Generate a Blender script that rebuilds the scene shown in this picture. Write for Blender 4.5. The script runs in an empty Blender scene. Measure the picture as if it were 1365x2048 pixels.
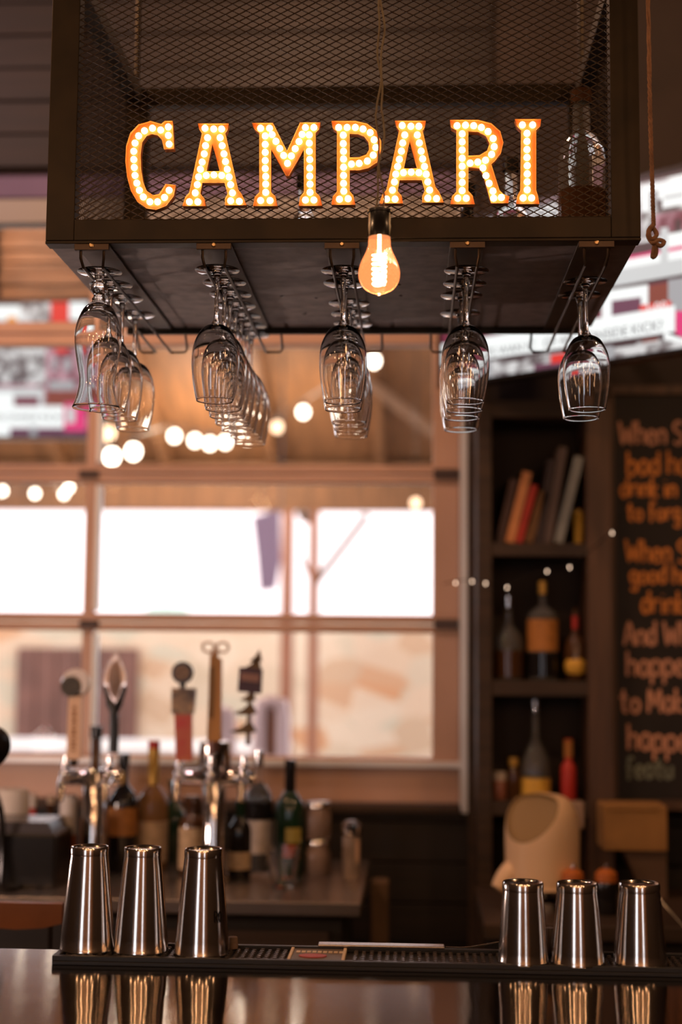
import bpy, bmesh, math, random
from mathutils import Vector, Matrix
random.seed(7)
SC = bpy.context.scene
COL = SC.collection
PI = math.pi

# ------------------------------------------------------------------ camera
W, H, FPX = 1365.0, 2048.0, 2844.0
YAW, PITCH, ROLL = math.radians(2.93), math.radians(5.5), math.radians(0.5)
CAM = Vector((0, 0, 1.56))
ROT = Matrix.Rotation(YAW, 3, 'Z') @ Matrix.Rotation(PI/2 + PITCH, 3, 'X') @ Matrix.Rotation(ROLL, 3, 'Z')
cd = bpy.data.cameras.new('camera')
cam = bpy.data.objects.new('camera', cd); COL.objects.link(cam)
cam.matrix_world = Matrix.Translation(CAM) @ ROT.to_4x4()
cd.sensor_fit = 'VERTICAL'; cd.sensor_height = 36.0; cd.sensor_width = 24.0
cd.lens = 36.0*FPX/H
cd.clip_start = 0.05; cd.clip_end = 200
cd.dof.use_dof = True; cd.dof.focus_distance = 2.38; cd.dof.aperture_fstop = 1.75
cd.dof.aperture_blades = 0
SC.camera = cam

# ------------------------------------------------------------------ world and light
w = bpy.data.worlds.new('daylight'); SC.world = w; w.use_nodes = True
bgn = w.node_tree.nodes['Background']
bgn.inputs['Color'].default_value = (0.86, 0.90, 1.0, 1)
bgn.inputs['Strength'].default_value = 4.2
SC.view_settings.view_transform = 'Standard'
SC.view_settings.look = 'None'
SC.view_settings.gamma = 1.0
SC.view_settings.use_curve_mapping = False
SC.view_settings.exposure = 0.0
SC.cycles.use_denoising = True
SC.cycles.caustics_reflective = False
SC.cycles.caustics_refractive = False
SC.cycles.max_bounces = 36
SC.cycles.transmission_bounces = 36
SC.cycles.transparent_max_bounces = 16
SC.cycles.sample_clamp_indirect = 8.0

def lamp(name, loc, e, r=0.06, col=(1.0, 0.56, 0.27), spot=None, aim=None):
    ld = bpy.data.lights.new(name, 'SPOT' if spot else 'POINT')
    ld.energy = e; ld.color = col; ld.shadow_soft_size = r
    if spot: ld.spot_size = spot; ld.spot_blend = 0.7
    o = bpy.data.objects.new(name, ld); COL.objects.link(o); o.location = loc
    if aim:
        o.rotation_euler = (Vector(aim) - Vector(loc)).to_track_quat('-Z', 'Y').to_euler()
    return o
LW = (1.0, 0.55, 0.27)
# unseen room pendants, more added for glints, mostly behind and above the guest
for lx, ly, lz, le in ((-2.1, -0.4, 2.7, 16), (-1.1, -0.9, 2.6, 16), (-0.35, -0.5, 2.75, 14), (0.5, -1.0, 2.65, 14), (1.2, -0.3, 2.75, 16), (2.0, -0.8, 2.6, 14),
                       (-1.5, -2.3, 2.5, 12), (0.2, -2.4, 2.5, 12), (1.5, -2.2, 2.5, 12), (-2.6, 1.1, 2.8, 9), (2.3, 1.0, 2.8, 9), (-1.6, 0.5, 2.9, 8), (1.5, 0.6, 2.9, 8), (-0.6, -1.7, 2.3, 8), (0.9, -1.8, 2.2, 8)):
    lamp('pendant_light', (lx, ly, lz), le*0.9, 0.07, LW)
lamp('ceiling_fill', (-1.8, 2.1, 3.7), 75, 0.06, LW)  # unseen ceiling lamp, added to brighten the tap handles
lamp('ceiling_fill', (1.55, 2.3, 3.7), 52, 0.06, LW)  # unseen, added to brighten the taps and the right counter
lamp('ceiling_fill', (-0.4, 3.6, 3.7), 50, 0.08, (1.0, 0.58, 0.36))  # unseen, added to brighten the door rails
lamp('ceiling_fill', (-1.9, 3.4, 3.7), 34, 0.08, (0.95, 0.62, 0.66))  # unseen, added to tint the left end of the rails mauve
lamp('underside_fill', (-1.6, 3.1, 1.15), 16, 0.06, (1.0, 0.72, 0.62))  # unseen low lamp, added to brighten the underside of the cage
lamp('patio_fill', (3.6, 7.5, 2.9), 70, 0.15, (1.0, 0.50, 0.22))  # out of view, added to brighten the patio roof
lamp('patio_fill', (-5.5, 7.5, 2.9), 70, 0.15, (1.0, 0.5, 0.24))  # second added lamp for the patio roof, out of view
lamp('patio_fill', (-2.1, 5.5, 3.7), 60, 0.1, (1.0, 0.6, 0.36))  # hidden above the door, added to brighten the plank fascia

# ------------------------------------------------------------------ pixel measurements -> points
def ray(px, py):
    return (ROT @ Vector(((px - W/2)/FPX, -(py - H/2)/FPX, -1.0)))
def at(px, py, Y):
    d = ray(px, py); return CAM + d*((Y - CAM.y)/d.y)
def onz(px, py, z):
    d = ray(px, py); return CAM + d*((z - CAM.z)/d.z)
def X(px, py, Y): return at(px, py, Y).x
def Z(px, py, Y): return at(px, py, Y).z
def onplane(px, py, P0, n):
    d = ray(px, py); return CAM + d*((P0 - CAM).dot(n)/d.dot(n))

# ------------------------------------------------------------------ materials
def mat(name, col, rough=0.5, metal=0.0, noise=0.0, scale=8.0, stretch=(1, 1, 1), bump=0.0, trans=0.0, ior=1.45,
        emit=None, es=0.0, col2=None, coat=0.0, alpha=1.0, spec=0.5):
    m = bpy.data.materials.new(name); m.use_nodes = True
    nt = m.node_tree; b = nt.nodes['Principled BSDF']
    b.inputs['Base Color'].default_value = (*col, 1)
    b.inputs['Roughness'].default_value = rough
    b.inputs['Metallic'].default_value = metal
    b.inputs['IOR'].default_value = ior
    b.inputs['Transmission Weight'].default_value = trans
    b.inputs['Coat Weight'].default_value = coat
    b.inputs['Alpha'].default_value = alpha
    b.inputs['Specular IOR Level'].default_value = spec
    if emit:
        b.inputs['Emission Color'].default_value = (*emit, 1)
        b.inputs['Emission Strength'].default_value = es
    if noise > 0 or col2 or bump > 0:
        tc = nt.nodes.new('ShaderNodeTexCoord'); mp = nt.nodes.new('ShaderNodeMapping')
        mp.inputs['Scale'].default_value = stretch
        nz = nt.nodes.new('ShaderNodeTexNoise'); nz.inputs['Scale'].default_value = scale
        nz.inputs['Detail'].default_value = 5
        nt.links.new(tc.outputs['Object'], mp.inputs['Vector']); nt.links.new(mp.outputs['Vector'], nz.inputs['Vector'])
        if noise > 0 or col2:
            rp = nt.nodes.new('ShaderNodeValToRGB')
            c2 = col2 or tuple(c*(1 - noise) for c in col)
            rp.color_ramp.elements[0].position = 0.35; rp.color_ramp.elements[1].position = 0.65
            rp.color_ramp.elements[0].color = (*c2, 1); rp.color_ramp.elements[1].color = (*col, 1)
            nt.links.new(nz.outputs['Fac'], rp.inputs['Fac']); nt.links.new(rp.outputs['Color'], b.inputs['Base Color'])
        if bump > 0:
            bp = nt.nodes.new('ShaderNodeBump'); bp.inputs['Strength'].default_value = bump
            bp.inputs['Distance'].default_value = 0.01
            nt.links.new(nz.outputs['Fac'], bp.inputs['Height']); nt.links.new(bp.outputs['Normal'], b.inputs['Normal'])
    return m
M = {}
M['cage'] = mat('blackened_steel', (0.034, 0.021, 0.009), 0.45, 0.6, 0.35, 14, bump=0.05)
M['mesh'] = mat('expanded_steel', (0.055, 0.034, 0.018), 0.42, 0.75)
M['tray'] = mat('grey_steel_sheet', (0.50, 0.42, 0.39), 0.5, 0.2, 0.3, 30)
M['rack'] = mat('brown_steel_strip', (0.09, 0.055, 0.033), 0.4, 0.6, 0.25, 20)
M['wire'] = mat('dark_wire', (0.06, 0.04, 0.028), 0.4, 0.9)
M['glass'] = mat('clear_glass', (1, 1, 1), 0.0, trans=1.0, ior=1.5)
M['letter'] = mat('letter_enamel', (0.55, 0.17, 0.03), 0.5)
M['lip'] = mat('letter_lip', (0.85, 0.36, 0.09), 0.35, 0.3)
M['ledbulb'] = mat('lit_bulb', (1, 0.8, 0.5), 0.4, emit=(1.0, 0.60, 0.27), es=9)
M['envelope'] = mat('amber_glass', (1.0, 0.80, 0.60), 0.02, trans=1.0, ior=1.12, emit=(1.0, 0.33, 0.12), es=0.34)
M['filament'] = mat('filament', (1, 0.8, 0.5), 0.4, emit=(1.0, 0.80, 0.58), es=26)
M['black'] = mat('black_bakelite', (0.012, 0.01, 0.009), 0.25)
M['cord'] = mat('twisted_cord', (0.14, 0.10, 0.05), 0.6)
M['brass'] = mat('brass', (0.75, 0.5, 0.25), 0.3, 1.0)
M['rope'] = mat('sisal_rope', (0.25, 0.12, 0.06), 0.9, 0, 0.4, 60, bump=0.4)
M['steel'] = mat('polished_steel', (0.66, 0.60, 0.55), 0.15, 1.0)
M['chrome'] = mat('chrome', (0.7, 0.67, 0.66), 0.08, 1.0)
M['worktop'] = mat('worktop_steel', (0.42, 0.36, 0.33), 0.27, 0.9, 0.2, 6)
M['rubber'] = mat('black_rubber', (0.012, 0.01, 0.009), 0.45)
M['matlabel'] = mat('mat_label', (0.14, 0.10, 0.07), 0.5)
M['redprint'] = mat('red_print', (0.42, 0.05, 0.03), 0.5)
M['cream'] = mat('cream_paper', (0.75, 0.55, 0.35), 0.6, 0, 0.2, 30)
M['white'] = mat('white_plastic', (0.62, 0.56, 0.52), 0.45)
M['doorframe'] = mat('mauve_aluminium', (0.60, 0.37, 0.27), 0.4, 0.1, 0.15, 3)
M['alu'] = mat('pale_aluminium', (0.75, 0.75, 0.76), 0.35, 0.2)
M['daylit_edge'] = mat('painted_daylight_edge', (0.95, 0.96, 0.94), 0.4)  # near white, so the mullion edge looks lit by daylight
M['hinge'] = mat('dark_hinge', (0.08, 0.055, 0.05), 0.45, 0.6)
M['darkwood'] = mat('dark_wood', (0.05, 0.026, 0.014), 0.6, 0, 0.45, 3, (1, 1, 14), bump=0.1)
M['darkwood2'] = mat('dark_wood_boards', (0.013, 0.0065, 0.0035), 0.6, 0, 0.5, 3, (1, 8, 12), bump=0.1)
M['postwood'] = mat('brown_post_wood', (0.10, 0.05, 0.028), 0.55, 0, 0.4, 4, (10, 1, 1))
M['plankwood'] = mat('patio_planks', (0.30, 0.15, 0.075), 0.6, 0, 0.45, 4, (1, 12, 12))
M['roofwood'] = mat('patio_roof_wood', (0.24, 0.10, 0.036), 0.65, 0, 0.4, 3, (8, 1, 1))
M['ceil'] = mat('ceiling_board', (0.022, 0.015, 0.010), 0.8, 0, 0.3, 3)
M['beam'] = mat('ceiling_beam', (0.013, 0.008, 0.005), 0.7, 0, 0.3, 4)
M['wall'] = mat('dark_wall', (0.035, 0.022, 0.016), 0.8, 0, 0.3, 4)
M['frontwood'] = mat('honey_wood_panel', (0.42, 0.22, 0.08), 0.6, 0, 0.45, 2, (6, 1, 1))
M['plum'] = mat('plum_paint', (0.15, 0.10, 0.19), 0.6, 0, 0.2, 3)
M['floor'] = mat('dark_floor', (0.05, 0.035, 0.03), 0.6, 0, 0.3, 4)
M['concrete'] = mat('patio_concrete', (0.45, 0.42, 0.4), 0.8, 0, 0.2, 3)
M['glasspane'] = mat('window_glass', (1, 1, 1), 0.0, trans=1.0, ior=1.08)
M['chalkb'] = mat('chalkboard', (0.016, 0.010, 0.008), 0.7, 0, 0.4, 5)
M['chalko'] = mat('orange_chalk', (0.72, 0.26, 0.06), 0.9, 0, 0.25, 60)
M['chalkp'] = mat('pink_chalk', (0.66, 0.32, 0.20), 0.9, 0, 0.25, 60)
M['chalkg'] = mat('green_chalk', (0.20, 0.22, 0.16), 0.9, 0, 0.25, 60)
M['strbulb'] = mat('string_bulb', (1, 0.9, 0.75), 0.4, emit=(1.0, 0.86, 0.68), es=240)
M['strbulb2'] = mat('dim_string_bulb', (1, 0.8, 0.6), 0.4, emit=(1.0, 0.62, 0.36), es=3.0)
M['glint'] = mat('reflected_glint', (1, 0.9, 0.75), 0.4, emit=(1.0, 0.70, 0.50), es=5)  # faint glow painting reflections of the string lights
def bright(name, col, es=1.0): return mat(name, (0.02, 0.02, 0.02), 0.3, emit=col, es=es)
M['s_white'] = bright('screen_white', (0.92, 0.95, 0.94), 1.05)
M['s_grey'] = bright('screen_grey', (0.45, 0.45, 0.47), 0.85)
M['s_lgrey'] = bright('screen_light_grey', (0.7, 0.72, 0.72), 0.9)
M['s_dark'] = bright('screen_dark', (0.10, 0.06, 0.07), 0.6)
M['s_maroon'] = bright('screen_maroon', (0.25, 0.03, 0.07), 0.7)
M['s_plum'] = bright('screen_plum', (0.22, 0.08, 0.14), 0.7)
M['s_red'] = bright('screen_red', (0.85, 0.04, 0.03), 0.9)
M['s_pink'] = bright('screen_crimson', (0.85, 0.05, 0.22), 0.9)
M['s_rust'] = bright('screen_rust', (0.30, 0.07, 0.05), 0.8)
M['s_text'] = bright('screen_text', (0.2, 0.2, 0.21), 0.7)
M['s_orange'] = bright('screen_orange', (0.9, 0.35, 0.05), 0.9)

def crowd(name, c1, c2, scale, es):
    m = bpy.data.materials.new(name); m.use_nodes = True
    nt = m.node_tree; b = nt.nodes['Principled BSDF']; b.inputs['Base Color'].default_value = (0.02, 0.02, 0.02, 1)
    tc = nt.nodes.new('ShaderNodeTexCoord'); v = nt.nodes.new('ShaderNodeTexNoise'); v.inputs['Scale'].default_value = scale
    v.inputs['Detail'].default_value = 3
    r = nt.nodes.new('ShaderNodeValToRGB'); r.color_ramp.elements[0].position = 0.42; r.color_ramp.elements[1].position = 0.6
    r.color_ramp.elements[0].color = (*c1, 1); r.color_ramp.elements[1].color = (*c2, 1)
    nt.links.new(tc.outputs['Object'], v.inputs['Vector']); nt.links.new(v.outputs['Fac'], r.inputs['Fac'])
    nt.links.new(r.outputs['Color'], b.inputs['Emission Color']); b.inputs['Emission Strength'].default_value = es
    return m
M['s_crowd'] = crowd('screen_crowd', (0.12, 0.10, 0.11), (0.75, 0.75, 0.75), 22, 0.9)
M['s_crowdr'] = crowd('screen_crowd_red', (0.18, 0.04, 0.07), (0.55, 0.30, 0.36), 16, 0.9)
M['s_stand'] = crowd('screen_stadium', (0.42, 0.36, 0.38), (0.95, 0.96, 0.95), 14, 1.0)

# bar top: brushed, scratched steel
m = mat('brushed_bar_steel', (0.14, 0.11, 0.095), 0.075, 1.0); M['bar'] = m
nt = m.node_tree; b = nt.nodes['Principled BSDF']
b.inputs['Roughness'].default_value = 0.09; b.inputs['Anisotropic'].default_value = 0.9
tg = nt.nodes.new('ShaderNodeCombineXYZ'); tg.inputs[1].default_value = 1.0; nt.links.new(tg.outputs[0], b.inputs['Tangent'])
tc = nt.nodes.new('ShaderNodeTexCoord'); mp = nt.nodes.new('ShaderNodeMapping'); mp.inputs['Scale'].default_value = (9, 2.0, 1)
nz = nt.nodes.new('ShaderNodeTexNoise'); nz.inputs['Scale'].default_value = 2.2; nz.inputs['Detail'].default_value = 2
n2 = nt.nodes.new('ShaderNodeTexNoise'); n2.inputs['Scale'].default_value = 160; n2.inputs['Detail'].default_value = 3
mp2 = nt.nodes.new('ShaderNodeMapping'); mp2.inputs['Scale'].default_value = (1, 0.1, 1); mp2.inputs['Rotation'].default_value = (0, 0, 0.7)
ad = nt.nodes.new('ShaderNodeMath'); ad.operation = 'MULTIPLY_ADD'; ad.inputs[1].default_value = 0.05
bp = nt.nodes.new('ShaderNodeBump'); bp.inputs['Strength'].default_value = 0.06; bp.inputs['Distance'].default_value = 0.005
nt.links.new(tc.outputs['Object'], mp.inputs['Vector']); nt.links.new(mp.outputs['Vector'], nz.inputs['Vector'])
nt.links.new(tc.outputs['Object'], mp2.inputs['Vector']); nt.links.new(mp2.outputs['Vector'], n2.inputs['Vector'])
nt.links.new(n2.outputs['Fac'], ad.inputs[0]); nt.links.new(nz.outputs['Fac'], ad.inputs[2])
nt.links.new(ad.outputs[0], bp.inputs['Height']); nt.links.new(bp.outputs['Normal'], b.inputs['Normal'])

# stone wall of the patio: blotchy pale stones
m = mat('patio_stone', (0.6, 0.45, 0.33), 0.85); M['stone'] = m
nt = m.node_tree; b = nt.nodes['Principled BSDF']
tc = nt.nodes.new('ShaderNodeTexCoord'); vo = nt.nodes.new('ShaderNodeTexVoronoi'); vo.inputs['Scale'].default_value = 3.0
mp = nt.nodes.new('ShaderNodeMapping'); mp.inputs['Scale'].default_value = (1, 1, 1.6)
hs = nt.nodes.new('ShaderNodeValToRGB'); cr = hs.color_ramp
cr.elements[0].color = (0.56, 0.27, 0.13, 1); cr.elements[1].color = (0.66, 0.50, 0.36, 1)
e = cr.elements.new(0.5); e.color = (0.62, 0.42, 0.28, 1)
e = cr.elements.new(0.25); e.color = (0.52, 0.44, 0.32, 1)
nt.links.new(tc.outputs['Object'], mp.inputs['Vector']); nt.links.new(mp.outputs['Vector'], vo.inputs['Vector'])
sp = nt.nodes.new('ShaderNodeSeparateColor')
nt.links.new(vo.outputs['Color'], sp.inputs['Color']); nt.links.new(sp.outputs['Red'], hs.inputs['Fac'])
nt.links.new(hs.outputs['Color'], b.inputs['Base Color'])

# ------------------------------------------------------------------ mesh helpers
def box(bm, lo, hi, bevel=0.0):
    lo = Vector(lo); hi = Vector(hi)
    r = bmesh.ops.create_cube(bm, size=1.0, matrix=Matrix.Translation((lo + hi)/2) @ Matrix.Diagonal(((hi - lo).x, (hi - lo).y, (hi - lo).z, 1)))
    if bevel > 0:
        es = list({e for v in r['verts'] for e in v.link_edges})
        bmesh.ops.bevel(bm, geom=es, offset=bevel, segments=2, affect='EDGES', profile=0.5)
    return bm
def bx(lo, hi, bevel=0.0): return box(bmesh.new(), lo, hi, bevel)
def lathe(prof, seg=32, bm=None, cx=0, cy=0, closed=False):
    bm = bm or bmesh.new(); rings = []
    for r, z in prof:
        if r < 1e-6: rings.append([bm.verts.new((cx, cy, z))])
        else: rings.append([bm.verts.new((cx + r*math.cos(2*PI*i/seg), cy + r*math.sin(2*PI*i/seg), z)) for i in range(seg)])
    pairs = list(zip(rings, rings[1:]))
    if closed: pairs.append((rings[-1], rings[0]))
    for a, b_ in pairs:
        for i in range(seg):
            j = (i + 1) % seg
            if len(a) == 1 and len(b_) == 1: break
            if len(a) == 1: bm.faces.new((a[0], b_[i], b_[j]))
            elif len(b_) == 1: bm.faces.new((a[i], a[j], b_[0]))
            else: bm.faces.new((a[i], a[j], b_[j], b_[i]))
    bmesh.ops.recalc_face_normals(bm, faces=bm.faces)
    return bm
def smoothpts(pts, n=6):
    out = []; P = [Vector(p) for p in pts]
    for i in range(len(P) - 1):
        p0 = P[max(i-1, 0)]; p1 = P[i]; p2 = P[i+1]; p3 = P[min(i+2, len(P)-1)]
        for k in range(n):
            t = k/n
            out.append(0.5*((2*p1) + (p2-p0)*t + (2*p0-5*p1+4*p2-p3)*t*t + (-p0+3*p1-3*p2+p3)*t**3))
    out.append(P[-1]); return out
def tube(pts, r, seg=8, bm=None, closed=False, cap=True):
    bm = bm or bmesh.new(); P = [Vector(p) for p in pts]; n = len(P); rings = []
    rr = r if isinstance(r, (list, tuple)) else [r]*n
    up = None
    for i in range(n):
        a = P[(i-1) % n] if (closed or i > 0) else P[i]
        c = P[(i+1) % n] if (closed or i < n-1) else P[i]
        t = (c - a); t = t.normalized() if t.length > 1e-9 else Vector((0, 0, 1))
        if up is None:
            up = Vector((0, 0, 1)) if abs(t.z) < 0.9 else Vector((1, 0, 0))
        s = t.cross(up).normalized(); u = s.cross(t).normalized(); up = u
        rings.append([bm.verts.new(P[i] + rr[i]*(s*math.cos(2*PI*k/seg) + u*math.sin(2*PI*k/seg))) for k in range(seg)])
    for i in range(n if closed else n-1):
        a = rings[i]; b_ = rings[(i+1) % n]
        for k in range(seg):
            l = (k+1) % seg; bm.faces.new((a[k], a[l], b_[l], b_[k]))
    if cap and not closed:
        bm.faces.new(rings[0][::-1]); bm.faces.new(rings[-1])
    return bm
def sphere(c, r, bm=None, sub=2, scale=(1, 1, 1)):
    bm = bm or bmesh.new()
    bmesh.ops.create_icosphere(bm, subdivisions=sub, radius=r, matrix=Matrix.Translation(c) @ Matrix.Diagonal((*scale, 1)))
    return bm
def prism(pts, depth, bm=None, axis='Y'):
    """pts: list of Vectors (planar outline); extruded along world Y by depth"""
    bm = bm or bmesh.new(); d = Vector((0, depth, 0)) if axis == 'Y' else (Vector((0, 0, depth)) if axis == 'Z' else Vector((depth, 0, 0)))
    a = [bm.verts.new(p) for p in pts]; b_ = [bm.verts.new(Vector(p) + d) for p in pts]
    n = len(a)
    f1 = bm.faces.new(a); f2 = bm.faces.new(b_[::-1])
    for i in range(n):
        bm.faces.new((a[i], b_[i], b_[(i+1) % n], a[(i+1) % n]))
    bmesh.ops.recalc_face_normals(bm, faces=bm.faces)
    return bm
def obj(name, bm, m, parent=None, smooth=False, label=None, loc=None):
    me = bpy.data.meshes.new(name); bm.to_mesh(me); bm.free()
    me.materials.append(M[m] if isinstance(m, str) else m)
    if smooth:
        me.polygons.foreach_set('use_smooth', [True]*len(me.polygons))
        try: me.set_sharp_from_angle(angle=math.radians(38))
        except Exception: pass
    o = bpy.data.objects.new(name, me); COL.objects.link(o)
    if parent: o.parent = parent
    if label: o['label'] = label
    if loc is not None: o.location = loc
    return o
def share(name, me, parent, loc, rot=None):
    o = bpy.data.objects.new(name, me); COL.objects.link(o); o.parent = parent; o.location = loc
    if rot: o.rotation_euler = rot
    return o
def tag(o, label, cat, group=None, kind=None):
    o['label'] = label; o['category'] = cat
    if group: o['group'] = group
    if kind: o['kind'] = kind
    return o
def thing(name, label, cat, loc=(0, 0, 0), group=None, rz=0.0):
    o = bpy.data.objects.new(name, None); COL.objects.link(o); o.location = loc; o.rotation_euler = (0, 0, rz)
    o.empty_display_size = 0.05
    return tag(o, label, cat, group)
def struct(name, bm, m, parent=None):
    o = obj(name, bm, m, parent)
    if not parent: o['kind'] = 'structure'
    return o
def dup(root, loc, label, rz=0.0):
    r = root.copy(); COL.objects.link(r); r.location = loc; r.rotation_euler = (0, 0, rz); r['label'] = label
    for ch in list(root.children):
        c = ch.copy(); COL.objects.link(c); c.parent = r
        for g in ch.children:
            d = g.copy(); COL.objects.link(d); d.parent = c
    return r
def textmesh(s, size, ext=0.0005):
    cu = bpy.data.curves.new('t', 'FONT'); cu.body = s; cu.size = size; cu.extrude = ext; cu.align_x = 'CENTER'; cu.align_y = 'CENTER'
    o = bpy.data.objects.new('t', cu); COL.objects.link(o)
    me = bpy.data.meshes.new_from_object(o.evaluated_get(bpy.context.evaluated_depsgraph_get()))
    bpy.data.objects.remove(o); bpy.data.curves.remove(cu); return me

# ------------------------------------------------------------------ the room
YB = 4.60                                                    # plane of the back wall / roll-up door
ZC = 3.95
XL, XR, YF = -3.2, 2.9, -3.0
door_x0, door_x1 = X(-420, 1000, YB), X(923, 1200, YB)       # opening
dz_top, dz_bot = Z(200, 342, YB), Z(200, 1602, YB)
struct('floor', bx((XL-0.2, YF-0.2, -0.1), (XR+0.2, YB+0.15, 0)), 'floor')
struct('ceiling', bx((XL-0.2, YF-0.2, ZC), (XR+0.2, YB+0.15, ZC+0.1)), 'ceil')
struct('wall_left', bx((XL-0.2, YF, 0), (XL, YB+0.15, ZC)), 'wall')
struct('wall_right', bx((XR, YF, 0), (XR+0.2, YB+0.15, ZC)), 'wall')
wb = bmesh.new()
box(wb, (XL, YB, 0), (door_x0, YB+0.15, ZC)); box(wb, (door_x1, YB, 0), (XR, YB+0.15, ZC))
box(wb, (door_x0, YB, 0), (door_x1, YB+0.15, dz_bot)); box(wb, (door_x0, YB, dz_top), (door_x1, YB+0.15, ZC))
wall_back = struct('wall_back', wb, 'wall')
# front wall behind the guest has a tall window letting daylight in
wf = bmesh.new()
for x0, x1, z0, z1 in ((XL, -2.3, 0, ZC), (-1.5, 0.9, 0, ZC), (1.25, XR, 0, ZC), (-2.3, -1.5, 0, 0.9), (0.9, 1.25, 0, 0.9), (-2.3, -1.5, 2.3, ZC), (0.9, 1.25, 2.3, ZC)):
    box(wf, (x0, YF-0.2, z0), (x1, YF, z1))
struct('wall_front', wf, 'frontwood')
# wood boards on the header above the door and below it
z = dz_top + 0.01
plank_me = None
while z < ZC - 0.05:
    h = min(0.115, ZC - 0.01 - z)
    o = obj('plank', bx((door_x0-0.2, YB-0.022-random.random()*0.006, z), (door_x1+0.1, YB-0.001, z+h-0.006), 0.002), 'darkwood2', wall_back); z += h
z = 0.02
while z < dz_bot - 0.03:
    obj('plank', bx((door_x0-0.2, YB-0.022-random.random()*0.006, z), (XR-0.02, YB-0.001, min(z+0.119, dz_bot-0.02)), 0.002), 'darkwood2', wall_back); z += 0.125
# ceiling beams running away from the guest
for i, (px, wd) in enumerate(((150, 0.20), (722, 0.16), (1110, 0.26), (1330, 0.2))):
    x = at(px, 60, 4.4).x
    b_ = struct('trim_%d' % (i+1), bx((x-wd/2, -2.9, ZC-0.2), (x+wd/2, YB-0.03, ZC), 0.005), 'beam')

# ------------------------------------------------------------------ the roll-up door: sections with rails, stiles and panes
door = thing('door_1', 'overhead glass garage door with mauve metal rails and panes', 'door', (0, 0, 0)); door['kind'] = 'structure'
del door['category']
Yd0, Yd1 = YB+0.02, YB+0.07
rails = [(340, 447), (642, 690), (930, 966), (1228, 1264), (1512, 1602)]
rails_z = [(Z(500, a, Yd0)+0.0, Z(500, b_, Yd0)) for a, b_ in rails]
for i, (za, zb) in enumerate(rails_z):
    zm = (za + zb)/2
    if i in (1, 2, 3):                                       # two sections meet: two rails with a joint
        obj('rail', bx((door_x0, Yd0, zm+0.002), (door_x1, Yd1, za), 0.004), 'doorframe', door)
        obj('rail', bx((door_x0, Yd0, zb), (door_x1, Yd1, zm-0.002), 0.004), 'doorframe', door)
    elif i == 0:
        obj('rail', bx((door_x0, Yd0, Z(50, 395, Yd0)), (door_x1, Yd1, za), 0.004), 'plum', door, label='plum painted top rail')
        obj('rail', bx((door_x0, Yd0-0.02, zb), (door_x1, Yd1, Z(50, 401, Yd0)), 0.004), mat('grey_beige_aluminium', (0.26, 0.23, 0.20), 0.45), door, label='pale aluminium rail under the plum one')
    else:
        obj('rail', bx((door_x0, Yd0, zb), (door_x1, Yd1, za), 0.004), 'doorframe', door)
        obj('rail', bx((door_x0, Yd0-0.03, Z(500, 1530, Yd0)), (door_x1, Yd0, Z(500, 1518, Yd0)), 0.003), 'alu', door, label='pale ledge strip along the bottom rail')
def stile(xa, xb, name='stile', m='doorframe', y0=Yd0, y1=Yd1):
    for i in range(4):
        obj(name, bx((xa, y0+0.003, rails_z[i+1][0]), (xb, y1-0.003, rails_z[i][1]), 0.003), m, door)
xm0, xm1 = X(168, 1100, Yd0), X(189, 1100, Yd0)
stile(xm0, xm1)
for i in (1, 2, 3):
    obj('daylit_edge_strip', bx((xm1, Yd0-0.002, rails_z[i+1][0]+0.01), (xm1+0.013, Yd0+0.05, rails_z[i][1]-0.01)), 'daylit_edge', door)  # white strip painting the daylight caught on the mullion edge
xr0 = X(866, 1100, Yd0)
stile(xr0, door_x1-0.003)
step = xr0 - xm1
stile(xm0-step-0.03, xm0-step)
# panes
for i in range(4):
    for xa, xb in ((xm1, xr0), (xm0-step, xm0)):
        obj('pane', bx((xa-0.004, Yd0+0.022, rails_z[i+1][0]-0.004), (xb+0.004, Yd0+0.028, rails_z[i][1]+0.004)), 'glasspane', door)
for py in (948, 1248):
    zc = Z(895, py, Yd0)
    obj('hinge', bx((X(868, py, Yd0), Yd0-0.014, zc-0.016), (X(918, py, Yd0), Yd0, zc+0.016), 0.003), 'hinge', door)
    zc = Z(178, py, Yd0)
    obj('hinge', bx((X(160, py, Yd0), Yd0-0.014, zc-0.012), (X(198, py, Yd0), Yd0, zc+0.012), 0.003), 'hinge', door)
# jamb and sill of the opening
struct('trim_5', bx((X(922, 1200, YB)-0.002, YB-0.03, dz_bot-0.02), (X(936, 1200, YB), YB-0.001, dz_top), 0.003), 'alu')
struct('trim_6', bx((X(937, 1200, YB), YB-0.03, 0.0), (X(952, 1200, YB), YB-0.001, dz_top), 0.003), 'darkwood')
struct('trim_7', bx((door_x0, YB-0.05, dz_bot-0.02), (X(921, 1600, YB), YB+0.02, dz_bot+0.004), 0.003), 'darkwood')

# ------------------------------------------------------------------ the patio outside
struct('ground', bx((-30, YB+0.15, -0.1), (30, 60, 0.0)), 'concrete')
roof = thing('patio_roof', 'brown timber patio roof with rafters seen through the upper panes', 'roof', (0, 0, 0)); 
def roofz(y): return 2.98 + (11.6 - y)*0.42 if y > 7.5 else 4.70 - (7.5 - y)*0.12
bmr = bmesh.new()
def quadbox(bm, pts4, th):
    a = [bm.verts.new(p) for p in pts4]; b_ = [bm.verts.new(Vector(p)+Vector((0, 0, th))) for p in pts4]
    bm.faces.new(a); bm.faces.new(b_[::-1])
    for i in range(4): bm.faces.new((a[i], b_[i], b_[(i+1) % 4], a[(i+1) % 4]))
    bmesh.ops.recalc_face_normals(bm, faces=bm.faces)
for ya, yb in ((4.76, 7.5), (7.5, 11.6)):
    quadbox(bmr, [(-7, ya, roofz(ya)), (6, ya, roofz(ya)), (6, yb, roofz(yb)), (-7, yb, roofz(yb))], 0.05)
obj('roof_deck', bmr, 'roofwood', roof)
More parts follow.
